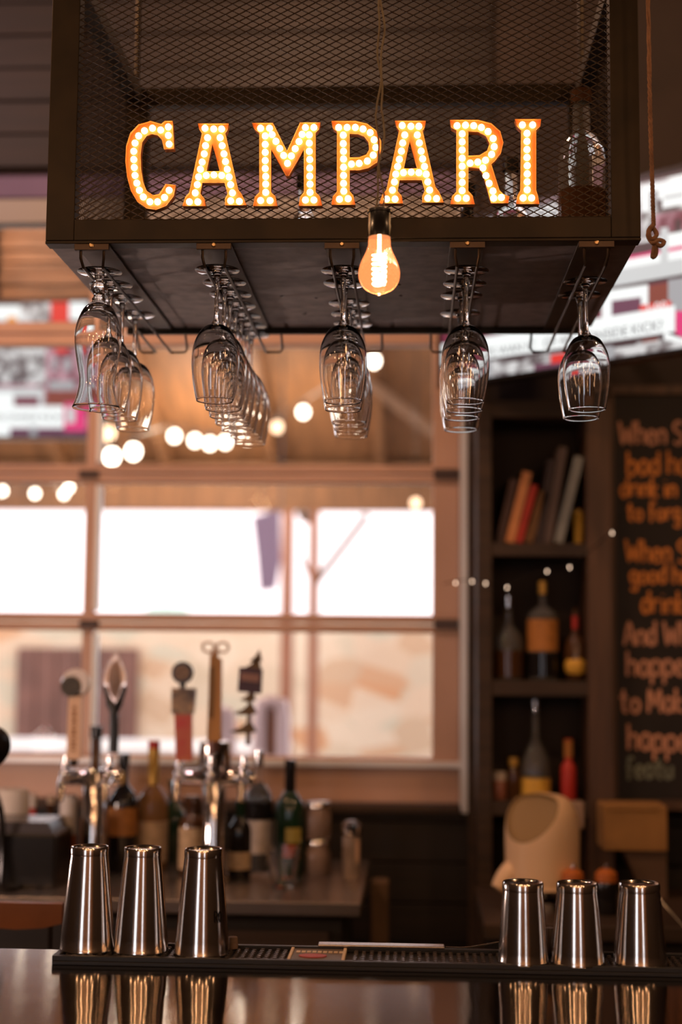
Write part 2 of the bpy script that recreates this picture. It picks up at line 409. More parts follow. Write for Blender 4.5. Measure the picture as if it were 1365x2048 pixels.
for i in range(11):
    x = -4.6 + i*0.86
    for ya, yb in ((4.8, 7.5), (7.5, 11.3)):
        b_ = bmesh.new()
        quadbox(b_, [(x, ya, roofz(ya)-0.12), (x+0.06, ya, roofz(ya)-0.12), (x+0.06, yb, roofz(yb)-0.12), (x, yb, roofz(yb)-0.12)], 0.12)
        obj('rafter', b_, 'roofwood', roof)
b_ = bmesh.new()
tube([(-0.9, 9.3, roofz(9.3)-0.16), (0.45, 11.1, roofz(11.1)-0.16)], 0.05, 4, b_)
obj('brace', b_, 'plankwood', roof)
YE = 11.3
obj('edge_beam', bx((-7, YE, Z(500, 1020, YE)), (6, YE+0.15, 3.04), 0.01), 'roofwood', roof)
# posts: one on the far side carrying the roof, with curved braces
zt = Z(600, 1020, YE)
redpost = mat('red_brown_post', (0.34, 0.13, 0.07), 0.55, 0, 0.25, 4, (10, 1, 1))
def post(px, wpx, label):
    t = thing('patio_post', label, 'post', (X(px, 1150, YE), YE+0.07, 0), 'patio posts')
    wv = wpx/FPX*YE
    obj('post_shaft', bx((-wv/2, -0.07, 0), (wv/2, 0.07, zt), 0.008), redpost, t)
    return t, wv
p1, w1 = post(627, 20, 'slim brown patio post with curved timber braces behind the middle of the door')
cx = p1.location.x
def brace(p, pts, r):
    q = [at(a, b_, YE+0.02) - Vector(p.location) for a, b_ in pts]
    obj('curved_brace', tube(smoothpts(q, 5), r, 6), 'postwood', p, True)
brace(p1, [(632, 1165), (655, 1135), (690, 1090), (735, 1030)], 0.032)
brace(p1, [(624, 1165), (618, 1145), (606, 1128), (604, 1112)], 0.02)
brace(p1, [(622, 1025), (612, 1040), (604, 1030), (598, 1024)], 0.035)
p2, w2 = post(574, 24, 'thicker brown patio post just left of the braced post')
p3, w3 = post(-150, 24, 'brown patio post at the far left of the patio')
p3.location.x = X(-60, 1150, YE)
p2.children[0].scale.x = 1.0
# hanging banner
YBn = 9.6
bn = [at(505, 1034, YBn), at(548, 1022, YBn), at(560, 1022, YBn), at(562, 1120, YBn), at(552, 1178, YBn), at(520, 1183, YBn), at(514, 1110, YBn)]
ban = obj('hanging_banner', prism(bn, 0.01), mat('plum_cloth', (0.30, 0.20, 0.27), 0.8)); obj('hanging_cord', tube([(bn[1].x+0.05, YBn+0.005, bn[1].z-0.02), (bn[1].x+0.05, YBn+0.005, roofz(YBn))], 0.006, 6), 'black', ban)
tag(ban, 'pale plum cloth banner hanging beside the patio post', 'banner')
# slatted board fascia seen over the television, plank by plank
fas = thing('plank_fascia', 'brown wooden plank fascia above the television outside, left', 'fascia', (0, 6.45, 0))
YP = 6.45; ys = [452, 478, 506, 530, 553, 575, 596, 612]
for a, c in zip(ys, ys[1:]):
    obj('plank', bx((X(-160, 500, YP), -0.02-random.random()*0.02, Z(50, c, YP)+0.006), (X(330, 500, YP), 0.03, Z(50, a, YP)), 0.004), 'plankwood', fas)
obj('hanger_post', bx((X(-5, 500, YP), 0.03, Z(50, 612, YP)), (X(26, 500, YP), 0.10, roofz(YP)-0.0), 0.004), 'plankwood', fas)
obj('hanger_post', bx((X(270, 500, YP), 0.03, Z(50, 612, YP)), (X(300, 500, YP), 0.10, roofz(YP)-0.0), 0.004), 'plankwood', fas)
# stone garden wall
YS = 12.6
sw = obj('stone_wall', bx((-9, YS, 0), (8, YS+0.3, Z(500, 1236, YS)), 0.01), 'stone'); tag(sw, 'pale beige stone garden wall behind the patio', 'wall')
gt = thing('wooden_gate', 'reddish brown board gate in the stone wall, behind the left pane', 'gate', (0, YS-0.06, 0))
g0, g1 = X(30, 1400, YS-0.06), X(275, 1400, YS-0.06); gz = Z(150, 1296, YS-0.06)
gm = mat('red_brown_boards', (0.20, 0.085, 0.06), 0.7, 0, 0.35, 3)
for i in range(6):
    a = g0 + (g1-g0)*i/6
    obj('board', bx((a+0.006, 0, 0.03), (a+(g1-g0)/6-0.006, 0.05, gz), 0.004), gm, gt)
# far bright buildings and trees
fb = obj('far_building', bx((-14, 30, 0), (1.2, 34, 5.6)), mat('pale_pink_render', (0.9, 0.74, 0.68), 0.8)); tag(fb, 'overexposed pale pink building across the street', 'building')
fb2 = obj('white_building', bx((2.6, 34, 0), (13, 38, 4.4)), mat('white_render', (0.9, 0.9, 0.9), 0.8)); tag(fb2, 'overexposed white building across the street, right of the posts', 'building')
b_ = bmesh.new(); YT = 20.0
cc = at(335, 1235, YT)
sphere((cc.x, YT, cc.z-0.05), 0.42, b_, 3, (0.8, 0.8, 1.0))
for v in b_.verts: v.co += Vector((random.uniform(-1, 1), random.uniform(-1, 1), random.uniform(-1, 1)))*0.02
bush = thing('round_shrub', 'pale green rounded shrub beyond the stone wall', 'shrub', (cc.x, YT, 0))
for v in b_.verts: v.co -= Vector((cc.x, YT, 0))
obj('foliage', b_, mat('pale_leaves', (0.42, 0.50, 0.40), 0.8, 0, 0.3, 20), bush, True)
obj('stem', tube([(0, 0, 0), (0, 0, cc.z)], 0.05, 6), 'postwood', bush)

# outdoor table and chair
YTb = 7.2
tb = thing('patio_table', 'white topped outdoor table on the patio', 'table', (X(300, 1450, YTb), YTb, 0))
zt_ = Z(300, 1500, YTb-0.4)
whitec = mat('white_laminate', (0.8, 0.78, 0.78), 0.4)
obj('tabletop', bx((-0.95, -0.45, zt_-0.04), (0.68, 0.45, zt_), 0.01), whitec, tb)
for sx in (-0.85, 0.6):
    for sy in (-0.38, 0.38): obj('leg', bx((sx-0.025, sy-0.025, 0), (sx+0.025, sy+0.025, zt_-0.04), 0.004), whitec, tb)
pk = mat('pale_pink_metal', (0.78, 0.55, 0.52), 0.35)
YCh = 6.6
def chair(pxa, pxb, pyt, label, rad):
    xa = X(pxa, 1450, YCh); xb = X(pxb, 1450, YCh); ztop = Z(pxa, pyt, YCh); xc = (xa+xb)/2; hw = (xb-xa)/2
    c = thing('patio_chair', label, 'chair', (xc, YCh, 0), 'pink metal patio chairs')
    fr = [(-hw, 0, 0.0), (-hw, 0, ztop-0.08), (-hw*0.8, 0, ztop-0.01), (0, 0, ztop), (hw*0.8, 0, ztop-0.01), (hw, 0, ztop-0.08), (hw, 0, 0.0)]
    obj('back_frame', tube(fr, rad, 8), pk, c, True)
    obj('back_slat', bx((-hw*0.35, -0.008, 0.46), (hw*0.35, 0.008, ztop-0.015), 0.003), mat('rust_slat', (0.36, 0.16, 0.09), 0.5), c)
    obj('seat', bx((-hw, -0.42, 0.43), (hw, 0.0, 0.46), 0.01), pk, c)
    for sx in (-1, 1): obj('leg', tube([(sx*hw*0.95, -0.40, 0.43), (sx*hw, -0.42, 0)], 0.014, 8), pk, c, True)
chair(520, 566, 1403, 'pale pink metal patio chair seen right of the tree shaped tap handle', 0.035)
chair(440, 460, 1422, 'pale pink metal patio chair mostly hidden by the wooden tap handle', 0.03)

# string lights
sl = thing('string_light', 'festoon of round bulbs strung under the patio roof in the upper panes', 'string light', (0, 0, 0))
pts = [(748, 722, 9.0, 1), (607, 824, 10.0, 1), (555, 854, 10.0, 0), (495, 875, 10.2, 1), (451, 884, 10.3, 1), (420, 887, 10.3, 1), (390, 881, 10.3, 1), (349, 872, 10.2, 1), (267, 903, 7.0, 1), (224, 913, 6.6, 1), (216, 866, 6.9, 0)]
def strand(root, pts, r=0.036):
    for px, py, Y, br in pts:
        c = at(px, py, Y)
        h = obj('bulb_holder', tube([(c.x, c.y, c.z+r*0.7), (c.x, c.y, c.z+r*2.2)], r*0.45, 8), 'black', root)
        obj('bulb', sphere((c.x, c.y, c.z), r, None, 2, (1, 1, 1.15)), 'strbulb' if br else 'strbulb2', root, True)
    cab = []
    P = [at(px, py, Y)+Vector((0, 0, r*2.2)) for px, py, Y, br in pts]
    P = [Vector((P[0].x+0.5, P[0].y-0.3, roofz(P[0].y-0.3)-0.02))] + P + [Vector((P[-1].x-0.3, P[-1].y+0.1, roofz(P[-1].y)-0.0))]
    obj('cable', tube(smoothpts(P, 4), 0.004, 5), 'black', root, True)
strand(sl, pts)
sl2 = thing('string_light', 'short festoon of small bulbs behind the left pane of the second row', 'string light', (0, 0, 0))
strand(sl2, [(138, 975, 10.4, 1), (128, 988, 10.2, 1), (70, 987, 10.0, 1), (5, 982, 10.2, 1)], 0.025)
o = sphere(at(832, 1006, 9.0), 0.03, None, 2); lt = obj('lantern', o, 'strbulb2', None, True); tag(lt, 'small orange lantern by the right door stile', 'lantern')
hk = tube([at(832, 1006, 9.0)+Vector((0, 0, 0.028)), Vector((at(832, 1006, 9.0).x, 9.0, roofz(9.0)-0.0))], 0.003, 5); obj('lantern_hanger', hk, 'black', lt)

# ------------------------------------------------------------------ televisions
def camat(px, py, d):
    r = ray(px, py); return CAM + r*d
def tvset(root, P0, u, vv, wd, ht, th=0.05):
    n = u.cross(vv).normalized()
    if n.dot(CAM - P0) < 0: n = -n
    def fr(a, b_, c): return P0 + u*a + vv*b_ + n*c
    def slab(a0, a1, b0, b1, c0, c1):
        bm = bmesh.new(); q = [fr(a0, b0, c0), fr(a1, b0, c0), fr(a1, b1, c0), fr(a0, b1, c0)]; r = [fr(a0, b0, c1), fr(a1, b0, c1), fr(a1, b1, c1), fr(a0, b1, c1)]
        a = [bm.verts.new(p) for p in q]; b2 = [bm.verts.new(p) for p in r]
        bm.faces.new(a); bm.faces.new(b2[::-1])
        for i in range(4): bm.faces.new((a[i], b2[i], b2[(i+1) % 4], a[(i+1) % 4]))
        bmesh.ops.recalc_face_normals(bm, faces=bm.faces); return bm
    e = 0.012
    obj('housing', slab(-e, wd+e, -e, ht+e, -th, -0.003), 'black', root)
    for q in ((-e, wd+e, -e, 0), (-e, wd+e, ht, ht+e), (-e, 0, 0, ht), (wd, wd+e, 0, ht)): obj('bezel', slab(*q, -0.003, 0.004), 'black', root)
    scr = obj('screen', slab(0, wd, 0, ht, -0.003, 0.0), 's_dark', root)
    return n, fr, scr
def picture(scr, P0, n, u, vv, wd, ht, items):
    for k, (m, q) in enumerate(items):
        off = n*(0.0006 + k*0.00008)
        loc = [onplane(a, b_, P0, n) for a, b_ in q]
        bm = bmesh.new(); vs = []
        for p in loc:
            a = min(max((p-P0).dot(u), 0.001), wd-0.001); b_ = min(max((p-P0).dot(vv), 0.001), ht-0.001)
            vs.append(bm.verts.new(P0 + u*a + vv*b_ + off))
        try: bm.faces.new(vs)
        except Exception: continue
        bmesh.ops.remove_doubles(bm, verts=bm.verts, dist=1e-5)
        if not bm.faces: bm.free(); continue
        obj('screen_graphic', bm, m, scr)
def R(x0, y0, x1, y1, s=0.0):
    """image rectangle sheared along x by slope s (the television recedes)"""
    return [(x0, y1), (x1, y1 + s*(x1-x0)), (x1, y0 + s*(x1-x0)), (x0, y0)]

BL = camat(884, 770, 4.40); TLz = camat(884, 448, 4.40)
th_ = math.radians(47) - YAW
dirv = Vector((math.sin(math.radians(47)+0)*math.cos(YAW) - 0, 0, 0))
# horizontal direction of the screen: 47 degrees off the line of sight
fwd = Vector((-math.sin(YAW), math.cos(YAW), 0)); rgt = Vector((math.cos(YAW), math.sin(YAW), 0))
u = (rgt*math.sin(math.radians(47)) - fwd*math.cos(math.radians(47))).normalized()
vv = Vector((0, 0, 1)); ht = TLz.z - BL.z; P0 = Vector((BL.x, BL.y, BL.z)); wd = ht*16/9
tv = thing('television', 'large bright television angled in the upper right corner, over the shelves', 'television', (0, 0, 0), 'televisions showing the match')
n, fr, scr = tvset(tv, P0, u, vv, wd, ht)
S1, S2, S3 = -0.205, -0.17, -0.13
def band(x0, y0, x1, y1, st, sb): return [(x0, y1), (x1, y1+sb*(x1-x0)), (x1, y0+st*(x1-x0)), (x0, y0)]
items = [
 ('s_stand', band(880, 440, 1500, 560, -0.2, -0.19)),
 ('s_white', band(1284, 372, 1420, 425, -0.2, -0.2)),
 ('s_crowd', band(1284, 425, 1420, 480, -0.2, -0.2)),
 ('s_crowdr', band(1310, 430, 1420, 470, -0.2, -0.2)),
 ('s_white', band(1225, 520, 1420, 548, -0.2, -0.19)),
 ('s_lgrey', band(1190, 548, 1420, 580, -0.18, -0.18)),
 ('s_white', band(1330, 470, 1420, 512, -0.2, -0.19)),
 ('s_pink', band(1230, 518, 1420, 524, -0.2, -0.19)),
 ('s_grey', band(1300, 384, 1318, 420, -0.2, -0.2)), ('s_dark', band(1316, 400, 1326, 424, -0.2, -0.2)), ('s_lgrey', band(1330, 392, 1420, 400, -0.2, -0.2)),
 ('s_lgrey', band(1322, 456, 1338, 540, -0.1, -0.1)), ('s_dark', band(1352, 440, 1364, 462, -0.2, -0.2)), ('s_dark', band(1296, 452, 1306, 474, -0.2, -0.2)),
 ('s_maroon', band(880, 640, 1420, 700, -0.17, -0.16)),
 ('s_white', band(1205, 583, 1298, 660, -0.15, -0.15)),
 ('s_plum', band(1225, 602, 1284, 646, -0.13, -0.13)),
 ('s_rust', band(1299, 572, 1338, 615, -0.15, -0.15)),
 ('s_grey', band(1338, 560, 1420, 640, -0.15, -0.15)),
 ('s_red', band(1281, 611, 1344, 637, -0.15, -0.15)),
 ('s_grey', band(885, 735, 1420, 770, -0.13, -0.13)),
 ('s_crowd', band(985, 722, 1100, 756, -0.13, -0.13)),
 ('s_plum', band(1070, 730, 1160, 750, -0.13, -0.13)),
 ('s_crowd', band(1230, 690, 1420, 728, -0.13, -0.13)),
 ('s_white', band(880, 690, 1352, 732, -0.168, -0.145)),
 ('s_red', band(1103, 710, 1146, 728, -0.14, -0.14)),
 ('s_dark', band(1012, 718, 1050, 726, -0.14, -0.14)),
 ('s_dark', band(1228, 690, 1275, 697, -0.14, -0.14)),
 ('s_rust', band(1286, 680, 1318, 686, -0.14, -0.14)),
 ('s_pink', band(1353, 622, 1420, 668, -0.05, 0.35)),
 ('s_white', band(1330, 664, 1420, 680, 0.35, 0.35)),
]
picture(scr, P0, n, u, vv, wd, ht, items)
def tvtext(s, px, py, size, m, slope_deg=0.0):
    me = textmesh(s, size, 0.0003); me.materials.append(M[m])
    o = bpy.data.objects.new('screen_lettering', me); COL.objects.link(o); o.parent = scr
    p = onplane(px, py, P0, n) + n*0.004
    o.matrix_world = Matrix((( u.x, vv.x, n.x, p.x), (u.y, vv.y, n.y, p.y), (u.z, vv.z, n.z, p.z), (0, 0, 0, 1)))
    if slope_deg: o.matrix_world = o.matrix_world @ Matrix.Rotation(math.radians(slope_deg), 4, 'Z')
tvtext('ONSIDE KICK?', 1250, 664, 0.038, 's_text')
tvtext('OF AN', 1120, 683, 0.036, 's_text')
tvtext('ITS WAN IC', 1020, 700, 0.036, 's_text')
tvtext('1:00', 1314, 617, 0.040, 's_white')
mid = P0 + u*(wd*0.5) + vv*(ht*0.6) - n*0.05
obj('wall_mount', tube([mid, Vector((mid.x+0.12, YB-0.01, mid.z+0.05))], 0.025, 8), 'black', tv)

tv2 = thing('television', 'television on the patio seen through the upper left panes, under the planks', 'television', (0, 0, 0), 'televisions showing the match')
YV = 6.3; a0 = at(-260, 872, YV); a1 = at(176, 872, YV); zt2 = Z(50, 604, YV)
P0, u, vv = Vector((a0.x, YV, a0.z)), Vector((1, 0, 0)), Vector((0, 0, 1)); wd, ht = a1.x - a0.x, zt2 - a0.z
n, fr, scr = tvset(tv2, P0, u, vv, wd, ht)
items = [
 ('s_crowdr', R(-260, 690, 176, 872)),
 ('s_white', R(-260, 611, 50, 642)), ('s_crowd', R(40, 606, 101, 648)), ('s_red', R(102, 604, 138, 646)), ('s_white', R(139, 604, 176, 640)),
 ('s_orange', [(14, 650), (34, 650), (34, 636), (24, 632), (14, 636)]),
 ('s_crowd', R(-260, 686, 92, 768)), ('s_red', [(112, 706), (134, 706), (142, 688), (104, 688)]),
 ('s_grey', R(104, 715, 114, 740)), ('s_grey', R(128, 716, 142, 742)), ('s_grey', R(98, 762, 150, 780)), ('s_rust', R(92, 782, 176, 812)),
 ('s_lgrey', R(-260, 776, 88, 858)), ('s_maroon', R(29, 794, 78, 812)), ('s_white', R(-260, 786, 26, 872)), ('s_plum', R(20, 856, 176, 872)),
 ('s_white', R(20, 812, 128, 856)), ('s_pink', R(129, 806, 172, 862)), ('s_lgrey', R(134, 814, 150, 846)), ('s_grey', R(60, 852, 74, 872)),
]
picture(scr, P0, n, u, vv, wd, ht, items)
me = textmesh('OF AN ONSIDE KICK?', 0.04, 0.0003); me.materials.append(M['s_text'])
o = bpy.data.objects.new('screen_lettering', me); COL.objects.link(o); o.parent = scr
p = at(42, 835, YV-0.006); o.matrix_world = Matrix(((1, 0, 0, p.x), (0, 0, -1, p.y), (0, 1, 0, p.z), (0, 0, 0, 1)))
obj('hanging_bracket', bx((a0.x+wd/2-0.03, YV+0.05, a0.z+ht*0.6), (a0.x+wd/2+0.03, YV+0.09, roofz(YV)+0.0)), 'black', tv2)

# ------------------------------------------------------------------ the hanging steel cage
YA, YZ = 2.30, 2.95
bxl, bxr = X(91, 476, YA), X(1283, 476, YA)
zb = Z(680, 478, YA); ztop = zb + 0.515
T = 0.034; TW = 0.048
cage = thing('glass_rack_cage', 'dark steel mesh cage hung from the ceiling over the bar', 'shelf', (0, 0, 0))
for x0, x1 in ((bxl, bxl+TW), (bxr-TW, bxr)):
    for y0, y1 in ((YA, YA+T), (YZ-T, YZ)): obj('corner_post', bx((x0, y0, zb), (x1, y1, ztop), 0.0015), 'cage', cage)
for y0, y1 in ((YA, YA+T), (YZ-T, YZ)):
    obj('frame_rail', bx((bxl+TW, y0, zb), (bxr-TW, y1, zb+0.036), 0.0015), 'cage', cage)
    obj('frame_rail', bx((bxl+TW, y0, ztop-0.04), (bxr-TW, y1, ztop), 0.0015), 'cage', cage)
for x0, x1 in ((bxl, bxl+T), (bxr-T, bxr)):
    obj('frame_rail', bx((x0, YA+T, zb), (x1, YZ-T, zb+0.036), 0.0015), 'cage', cage)
    obj('frame_rail', bx((x0, YA+T, ztop-0.036), (x1, YZ-T, ztop), 0.0015), 'cage', cage)
obj('bottom_sheet', bx((bxl+0.003, YA+0.003, zb-0.004), (bxr-0.003, YZ-0.02, zb), 0), 'tray', cage)
obj('back_lip', bx((bxl+0.01, YZ-0.014, zb-0.016), (bxr-0.01, YZ, zb), 0.001), 'cage', cage)
b_ = bmesh.new()
for i in range(9):
    p = onz(560 + random.random()*250, 560 + random.random()*70, zb-0.0045)
    if YA < p.y < YZ-0.03: lathe([(0, p.z-0.001), (0.003+random.random()*0.002, p.z)], 8, b_, p.x, p.y)
obj('sheet_bolt', b_, 'black', cage)
obj('bottom_flange', bx((bxl, YA-0.001, zb-0.0055), (bxr, YA+0.03, zb-0.0005), 0.001), 'cage', cage)
for x0 in (bxl+0.02, bxr-0.02):
    for y0 in (YA+0.02, YZ-0.02): obj('hanger_rod', tube([(x0, y0, ztop-0.01), (x0, y0, ZC)], 0.006, 8), 'cage', cage)
def expanded(o, u, v, Wd, Ht, nrm, s=0.0118, h=0.0062, wr=0.0006, tk=0.0011):
    vs, fs = [], []
    nj = int(Wd/s) + 1; nk = int(Ht/h) + 1
    for k in range(nk):
        base = len(vs)
        for j in range(nj+1):
            x = min(j*s, Wd); y = min(max(k*h + (h/2)*(1 if (j+k) % 2 == 0 else -1), 0), Ht)
            p = o + u*x + v*y
            for a, c in ((-wr, -tk), (wr, -tk), (wr, tk), (-wr, tk)): vs.append(p + v*a*1.3 + nrm*c)
        for j in range(nj):
            for q in range(4):
                r = (q+1) % 4; fs.append((base+j*4+q, base+j*4+r, base+(j+1)*4+r, base+(j+1)*4+q))
    me = bpy.data.meshes.new('mesh_panel'); me.from_pydata(vs, [], fs); me.materials.append(M['mesh'])
    ob = bpy.data.objects.new('mesh_panel', me); COL.objects.link(ob); ob.parent = cage; return ob
Vx, Vy, Vz = Vector((1, 0, 0)), Vector((0, 1, 0)), Vector((0, 0, 1))
expanded(Vector((bxl+TW, YA+0.006, zb+0.036)), Vx, Vz, bxr-bxl-2*TW, ztop-zb-0.076, Vy)
expanded(Vector((bxl+TW, YZ-0.006, zb+0.036)), Vx, Vz, bxr-bxl-2*TW, ztop-zb-0.076, Vy)
expanded(Vector((bxl+0.006, YA+T, zb+0.036)), Vy, Vz, YZ-YA-2*T, ztop-zb-0.072, Vx)
expanded(Vector((bxr-0.006, YA+T, zb+0.036)), Vy, Vz, YZ-YA-2*T, ztop-zb-0.072, Vx)

# glass hanger strips with their two wires
row_px = [187, 430, 685, 935, 1192]
rowx = []
zs = zb - 0.006
RACKL = ['first glass hanger strip from the left under the cage', 'second glass hanger strip from the left under the cage', 'middle glass hanger strip, just left of the big bulb',
         'fourth glass hanger strip from the left under the cage', 'glass hanger strip at the right end of the cage']
zw = zb - 0.043                                           # height of the wires
for i, px in enumerate(row_px):
    x = X(px, 488, YA+0.01); rowx.append(x)
    r_ = thing('glass_hanger', RACKL[i], 'hanger', (x, YA, zs), 'glass hangers under the cage')
    obj('mounting_strip', bx((-0.029, 0.004, -0.003), (0.029, YZ-YA+0.0, 0.0), 0.0008), 'rack', r_)
    obj('front_tab', bx((-0.029, -0.0035, -0.011), (0.029, 0.004, -0.0005), 0.0008), 'rack', r_)
    bm = lathe([(0, 0.0), (0.0042, 0.0), (0.0042, 0.0015), (0.0025, 0.0032), (0, 0.0032)], 12)
    bmesh.ops.transform(bm, matrix=Matrix.Rotation(PI/2, 4, 'X'), verts=bm.verts); 
    obj('screw', bm, 'brass', r_, True, loc=(0, -0.0035, -0.004))
    for sx in (-1, 1):
        dz = zw - zs
        pts = [(sx*0.0195, 0.004, -0.006), (sx*0.0195, 0.004, dz+0.014), (sx*0.0165, 0.012, dz), (sx*0.0165, 0.35, dz), (sx*0.0165, YZ-YA+0.035, dz-0.002),
               (sx*0.021, YZ-YA+0.04, dz-0.002), (sx*0.046, YZ-YA+0.04, dz-0.002), (sx*0.052, YZ-YA+0.037, dz+0.005), (sx*0.052, YZ-YA+0.003, -0.004)]
        if sx > 0 or True: obj('wire_rail', tube(pts, 0.0026, 6), 'wire', r_, True)

# ------------------------------------------------------------------ hanging glasses
# profiles given upside down: foot at the top (z = 0), rim at the bottom
def closed_profile(outer, th):
    """outer: list of (r, z) from the stem/bowl joint to the rim; returns outer + inner wall"""
    inner = [(max(r-th, 0.0), z) for r, z in outer][::-1]
    return outer, inner
def spline2(pts, n=5):
    return [(p.x, p.y) for p in smoothpts([Vector((a, b_, 0)) for a, b_ in pts], n)]
HG = 0.225
foot = [(0.0, -0.0010), (0.020, -0.0005), (0.0365, 0.0002), (0.0380, -0.0005), (0.0365, -0.0013), (0.020, -0.0026), (0.009, -0.0050), (0.0055, -0.010)]
stem = [(0.0042, -0.022), (0.0036, -0.045), (0.0037, -0.070), (0.0045, -0.086), (0.009, -0.0945)]
bowl = spline2([(0.009, -0.0945), (0.024, -0.103), (0.036, -0.125), (0.0405, -0.150), (0.0395, -0.178), (0.036, -0.205), (0.0318, -0.2255)], 4)
t_ = 0.0011
inn = spline2([(0.0305, -0.2255), (0.0348, -0.205), (0.0384, -0.178), (0.0392, -0.150), (0.0346, -0.1265), (0.022, -0.1065), (0.0, -0.0995)], 4)
wine_profile = foot + stem + bowl[1:] + [(0.0312, -0.2262)] + inn
def split_glass(label, foot_prof, bowl_prof, grp, cat='glass', name='wine_glass'):
    t = thing(name, label, cat, (0, 0, 0), grp)
    return t
wine_me = None
def make_wine():
    t = thing('wine_glass', 'x', 'glass', (0, 0, 0), 'stemmed glasses hanging under the cage')
    obj('bowl', lathe(wine_profile, 40), 'glass', t, True)
    return t
# one continuous glass body keeps the refraction right; it is a single-mesh thing
wine_bm = lathe(wine_profile, 40)
wine0 = obj('wine_glass', wine_bm, 'glass', None, True); wine0['group'] = 'wine glasses hanging under the cage'; wine0['category'] = 'glass'
big_bm = lathe([(r*1.06 if z < -0.09 else r, z) for r, z in wine_profile], 40)
pil = foot[:7] + spline2([(0.009, -0.0050), (0.008, -0.012), (0.008, -0.016), (0.0142, -0.025), (0.0142, -0.032), (0.009, -0.041), (0.012, -0.048), (0.012, -0.053), (0.026, -0.066), (0.0375, -0.095), (0.0395, -0.125), (0.0345, -0.160), (0.0300, -0.190), (0.034, -0.217), (0.0410, -0.236)], 4)
pil += [(0.0403, -0.2368)] + spline2([(0.0396, -0.236), (0.0325, -0.217), (0.0285, -0.190), (0.033, -0.160), (0.038, -0.125), (0.036, -0.096), (0.024, -0.070), (0.0, -0.060)], 4)
zfoot = zw + 0.0026 + 0.0036
def ydep(px, py): return onz(px, py, zfoot).y
rows = [
 (0, [(560, 'p'), (556, 'w'), (577, 'w'), (602, 'w')]),
 (1, [540, 562, 583, 600, 614, 628, 641]),
 (2, [541, 563, 606, 624, 642]),
 (3, [541, 567, 588, 626]),
 (4, [563, 590]),
]
ORD = ['front', 'second', 'third', 'fourth', 'fifth', 'sixth', 'rearmost']
RN = ['leftmost hanger', 'second hanger from the left', 'middle hanger beside the big bulb', 'fourth hanger from the left', 'rightmost hanger in front of the television']
first = True
for ri, lst in rows:
    x = rowx[ri]; ys_ = []
    if ri == 0:
        y0 = YA + 0.05
        pg = obj('pilsner_glass', lathe(pil, 40), 'glass', None, True); pg.location = (x+0.000, y0+0.012, zfoot)
        tag(pg, 'flared pilsner glass with a ball stem hanging at the front of the leftmost hanger', 'glass')
        for k in range(3):
            g = wine0.copy(); COL.objects.link(g); g.location = (x+0.001+random.uniform(-.001, .001), y0 + 0.012 + 0.088 + k*0.096 + (0.03 if k == 2 else 0), zfoot)
            g['label'] = ['second', 'third', 'rearmost'][k] + ' glass on the leftmost hanger, a stemmed wine glass'
        continue
    prev = None
    for k, py in enumerate(lst):
        y = ydep(row_px[ri], py)
        if prev is not None and y - prev < 0.0835: y = prev + 0.0835
        prev = y
        if ri == 4 or ri == 3:
            g = wine0.copy()
        else: g = wine0.copy()
        COL.objects.link(g); g.location = (x + random.uniform(-0.0015, 0.0015), y, zfoot)
        g.rotation_euler = (random.uniform(-.012, .012), random.uniform(-.012, .012), 0)
        nm = ORD[k] if k < len(lst)-1 or k == 0 else 'rearmost'
        g['label'] = '%s stemmed wine glass on the %s' % (nm, RN[ri])
bpy.data.objects.remove(wine0)

# ------------------------------------------------------------------ marquee sign
sign = thing('marquee_sign', 'lit marquee sign of seven orange bulb letters on the cage front', 'sign', (0, YA-0.004, 0))
def z1(p): return (60 + p[0]/1.95, p[1]/1.95)
def z2(p): return (665 + p[0]/1.95, p[1]/1.95)
A_o = [(655, 482), (775, 482), (770, 508), (762, 520), (812, 740), (826, 758), (845, 800), (762, 800), (762, 775), (772, 756), (760, 712), (672, 712), (664, 756), (680, 775), (686, 803), (595, 803), (606, 770), (622, 752), (672, 520), (662, 505)]
A_h = [(712, 560), (742, 668), (688, 668)]
A_b = [(683, 500), (717, 503), (748, 503), (693, 537), (685, 568), (680, 600), (672, 632), (665, 660), (658, 690), (688, 684), (718, 682), (748, 684), (742, 537), (750, 568), (757, 600), (763, 630), (770, 660), (777, 690), (653, 720), (645, 752), (622, 787), (655, 787), (783, 720), (790, 752), (783, 783), (817, 785)]
C_o = [(470, 472), (512, 484), (527, 472), (556, 472), (562, 580), (524, 582), (516, 545), (500, 528), (478, 522), (455, 530), (437, 555), (431, 600), (433, 660), (441, 710), (455, 745), (480, 762), (505, 757), (520, 735), (530, 718), (568, 722), (560, 765), (532, 802), (492, 818), (455, 812), (420, 787), (395, 745), (380, 690), (373, 630), (376, 570), (392, 520), (425, 485)]
C_b = [(540, 495), (540, 528), (543, 562), (510, 507), (478, 500), (447, 510), (424, 530), (410, 558), (405, 590), (405, 622), (407, 653), (410, 684), (417, 714), (427, 742), (442, 768), (468, 787), (498, 787), (525, 770), (543, 742)]
M_o = [(866, 480), (948, 480), (1003, 590), (1055, 478), (1133, 478), (1127, 505), (1114, 518), (1114, 750), (1130, 766), (1141, 802), (1049, 802), (1055, 768), (1070, 750), (1070, 580), (1010, 685), (1000, 685), (940, 580), (940, 750), (957, 766), (966, 803), (871, 803), (878, 768), (896, 750), (896, 518), (878, 505)]
M_b = [(900, 500), (935, 500), (918, 530), (918, 563), (918, 594), (918, 626), (918, 657), (920, 688), (920, 718), (920, 750), (900, 782), (937, 782), (945, 525), (960, 551), (975, 579), (990, 606), (1005, 637), (1020, 608), (1035, 580), (1050, 552), (1062, 524), (1075, 497), (1108, 497), (1090, 526), (1090, 558), (1090, 590), (1092, 622), (1092, 655), (1092, 687), (1093, 718), (1093, 750), (1075, 780), (1108, 780)]
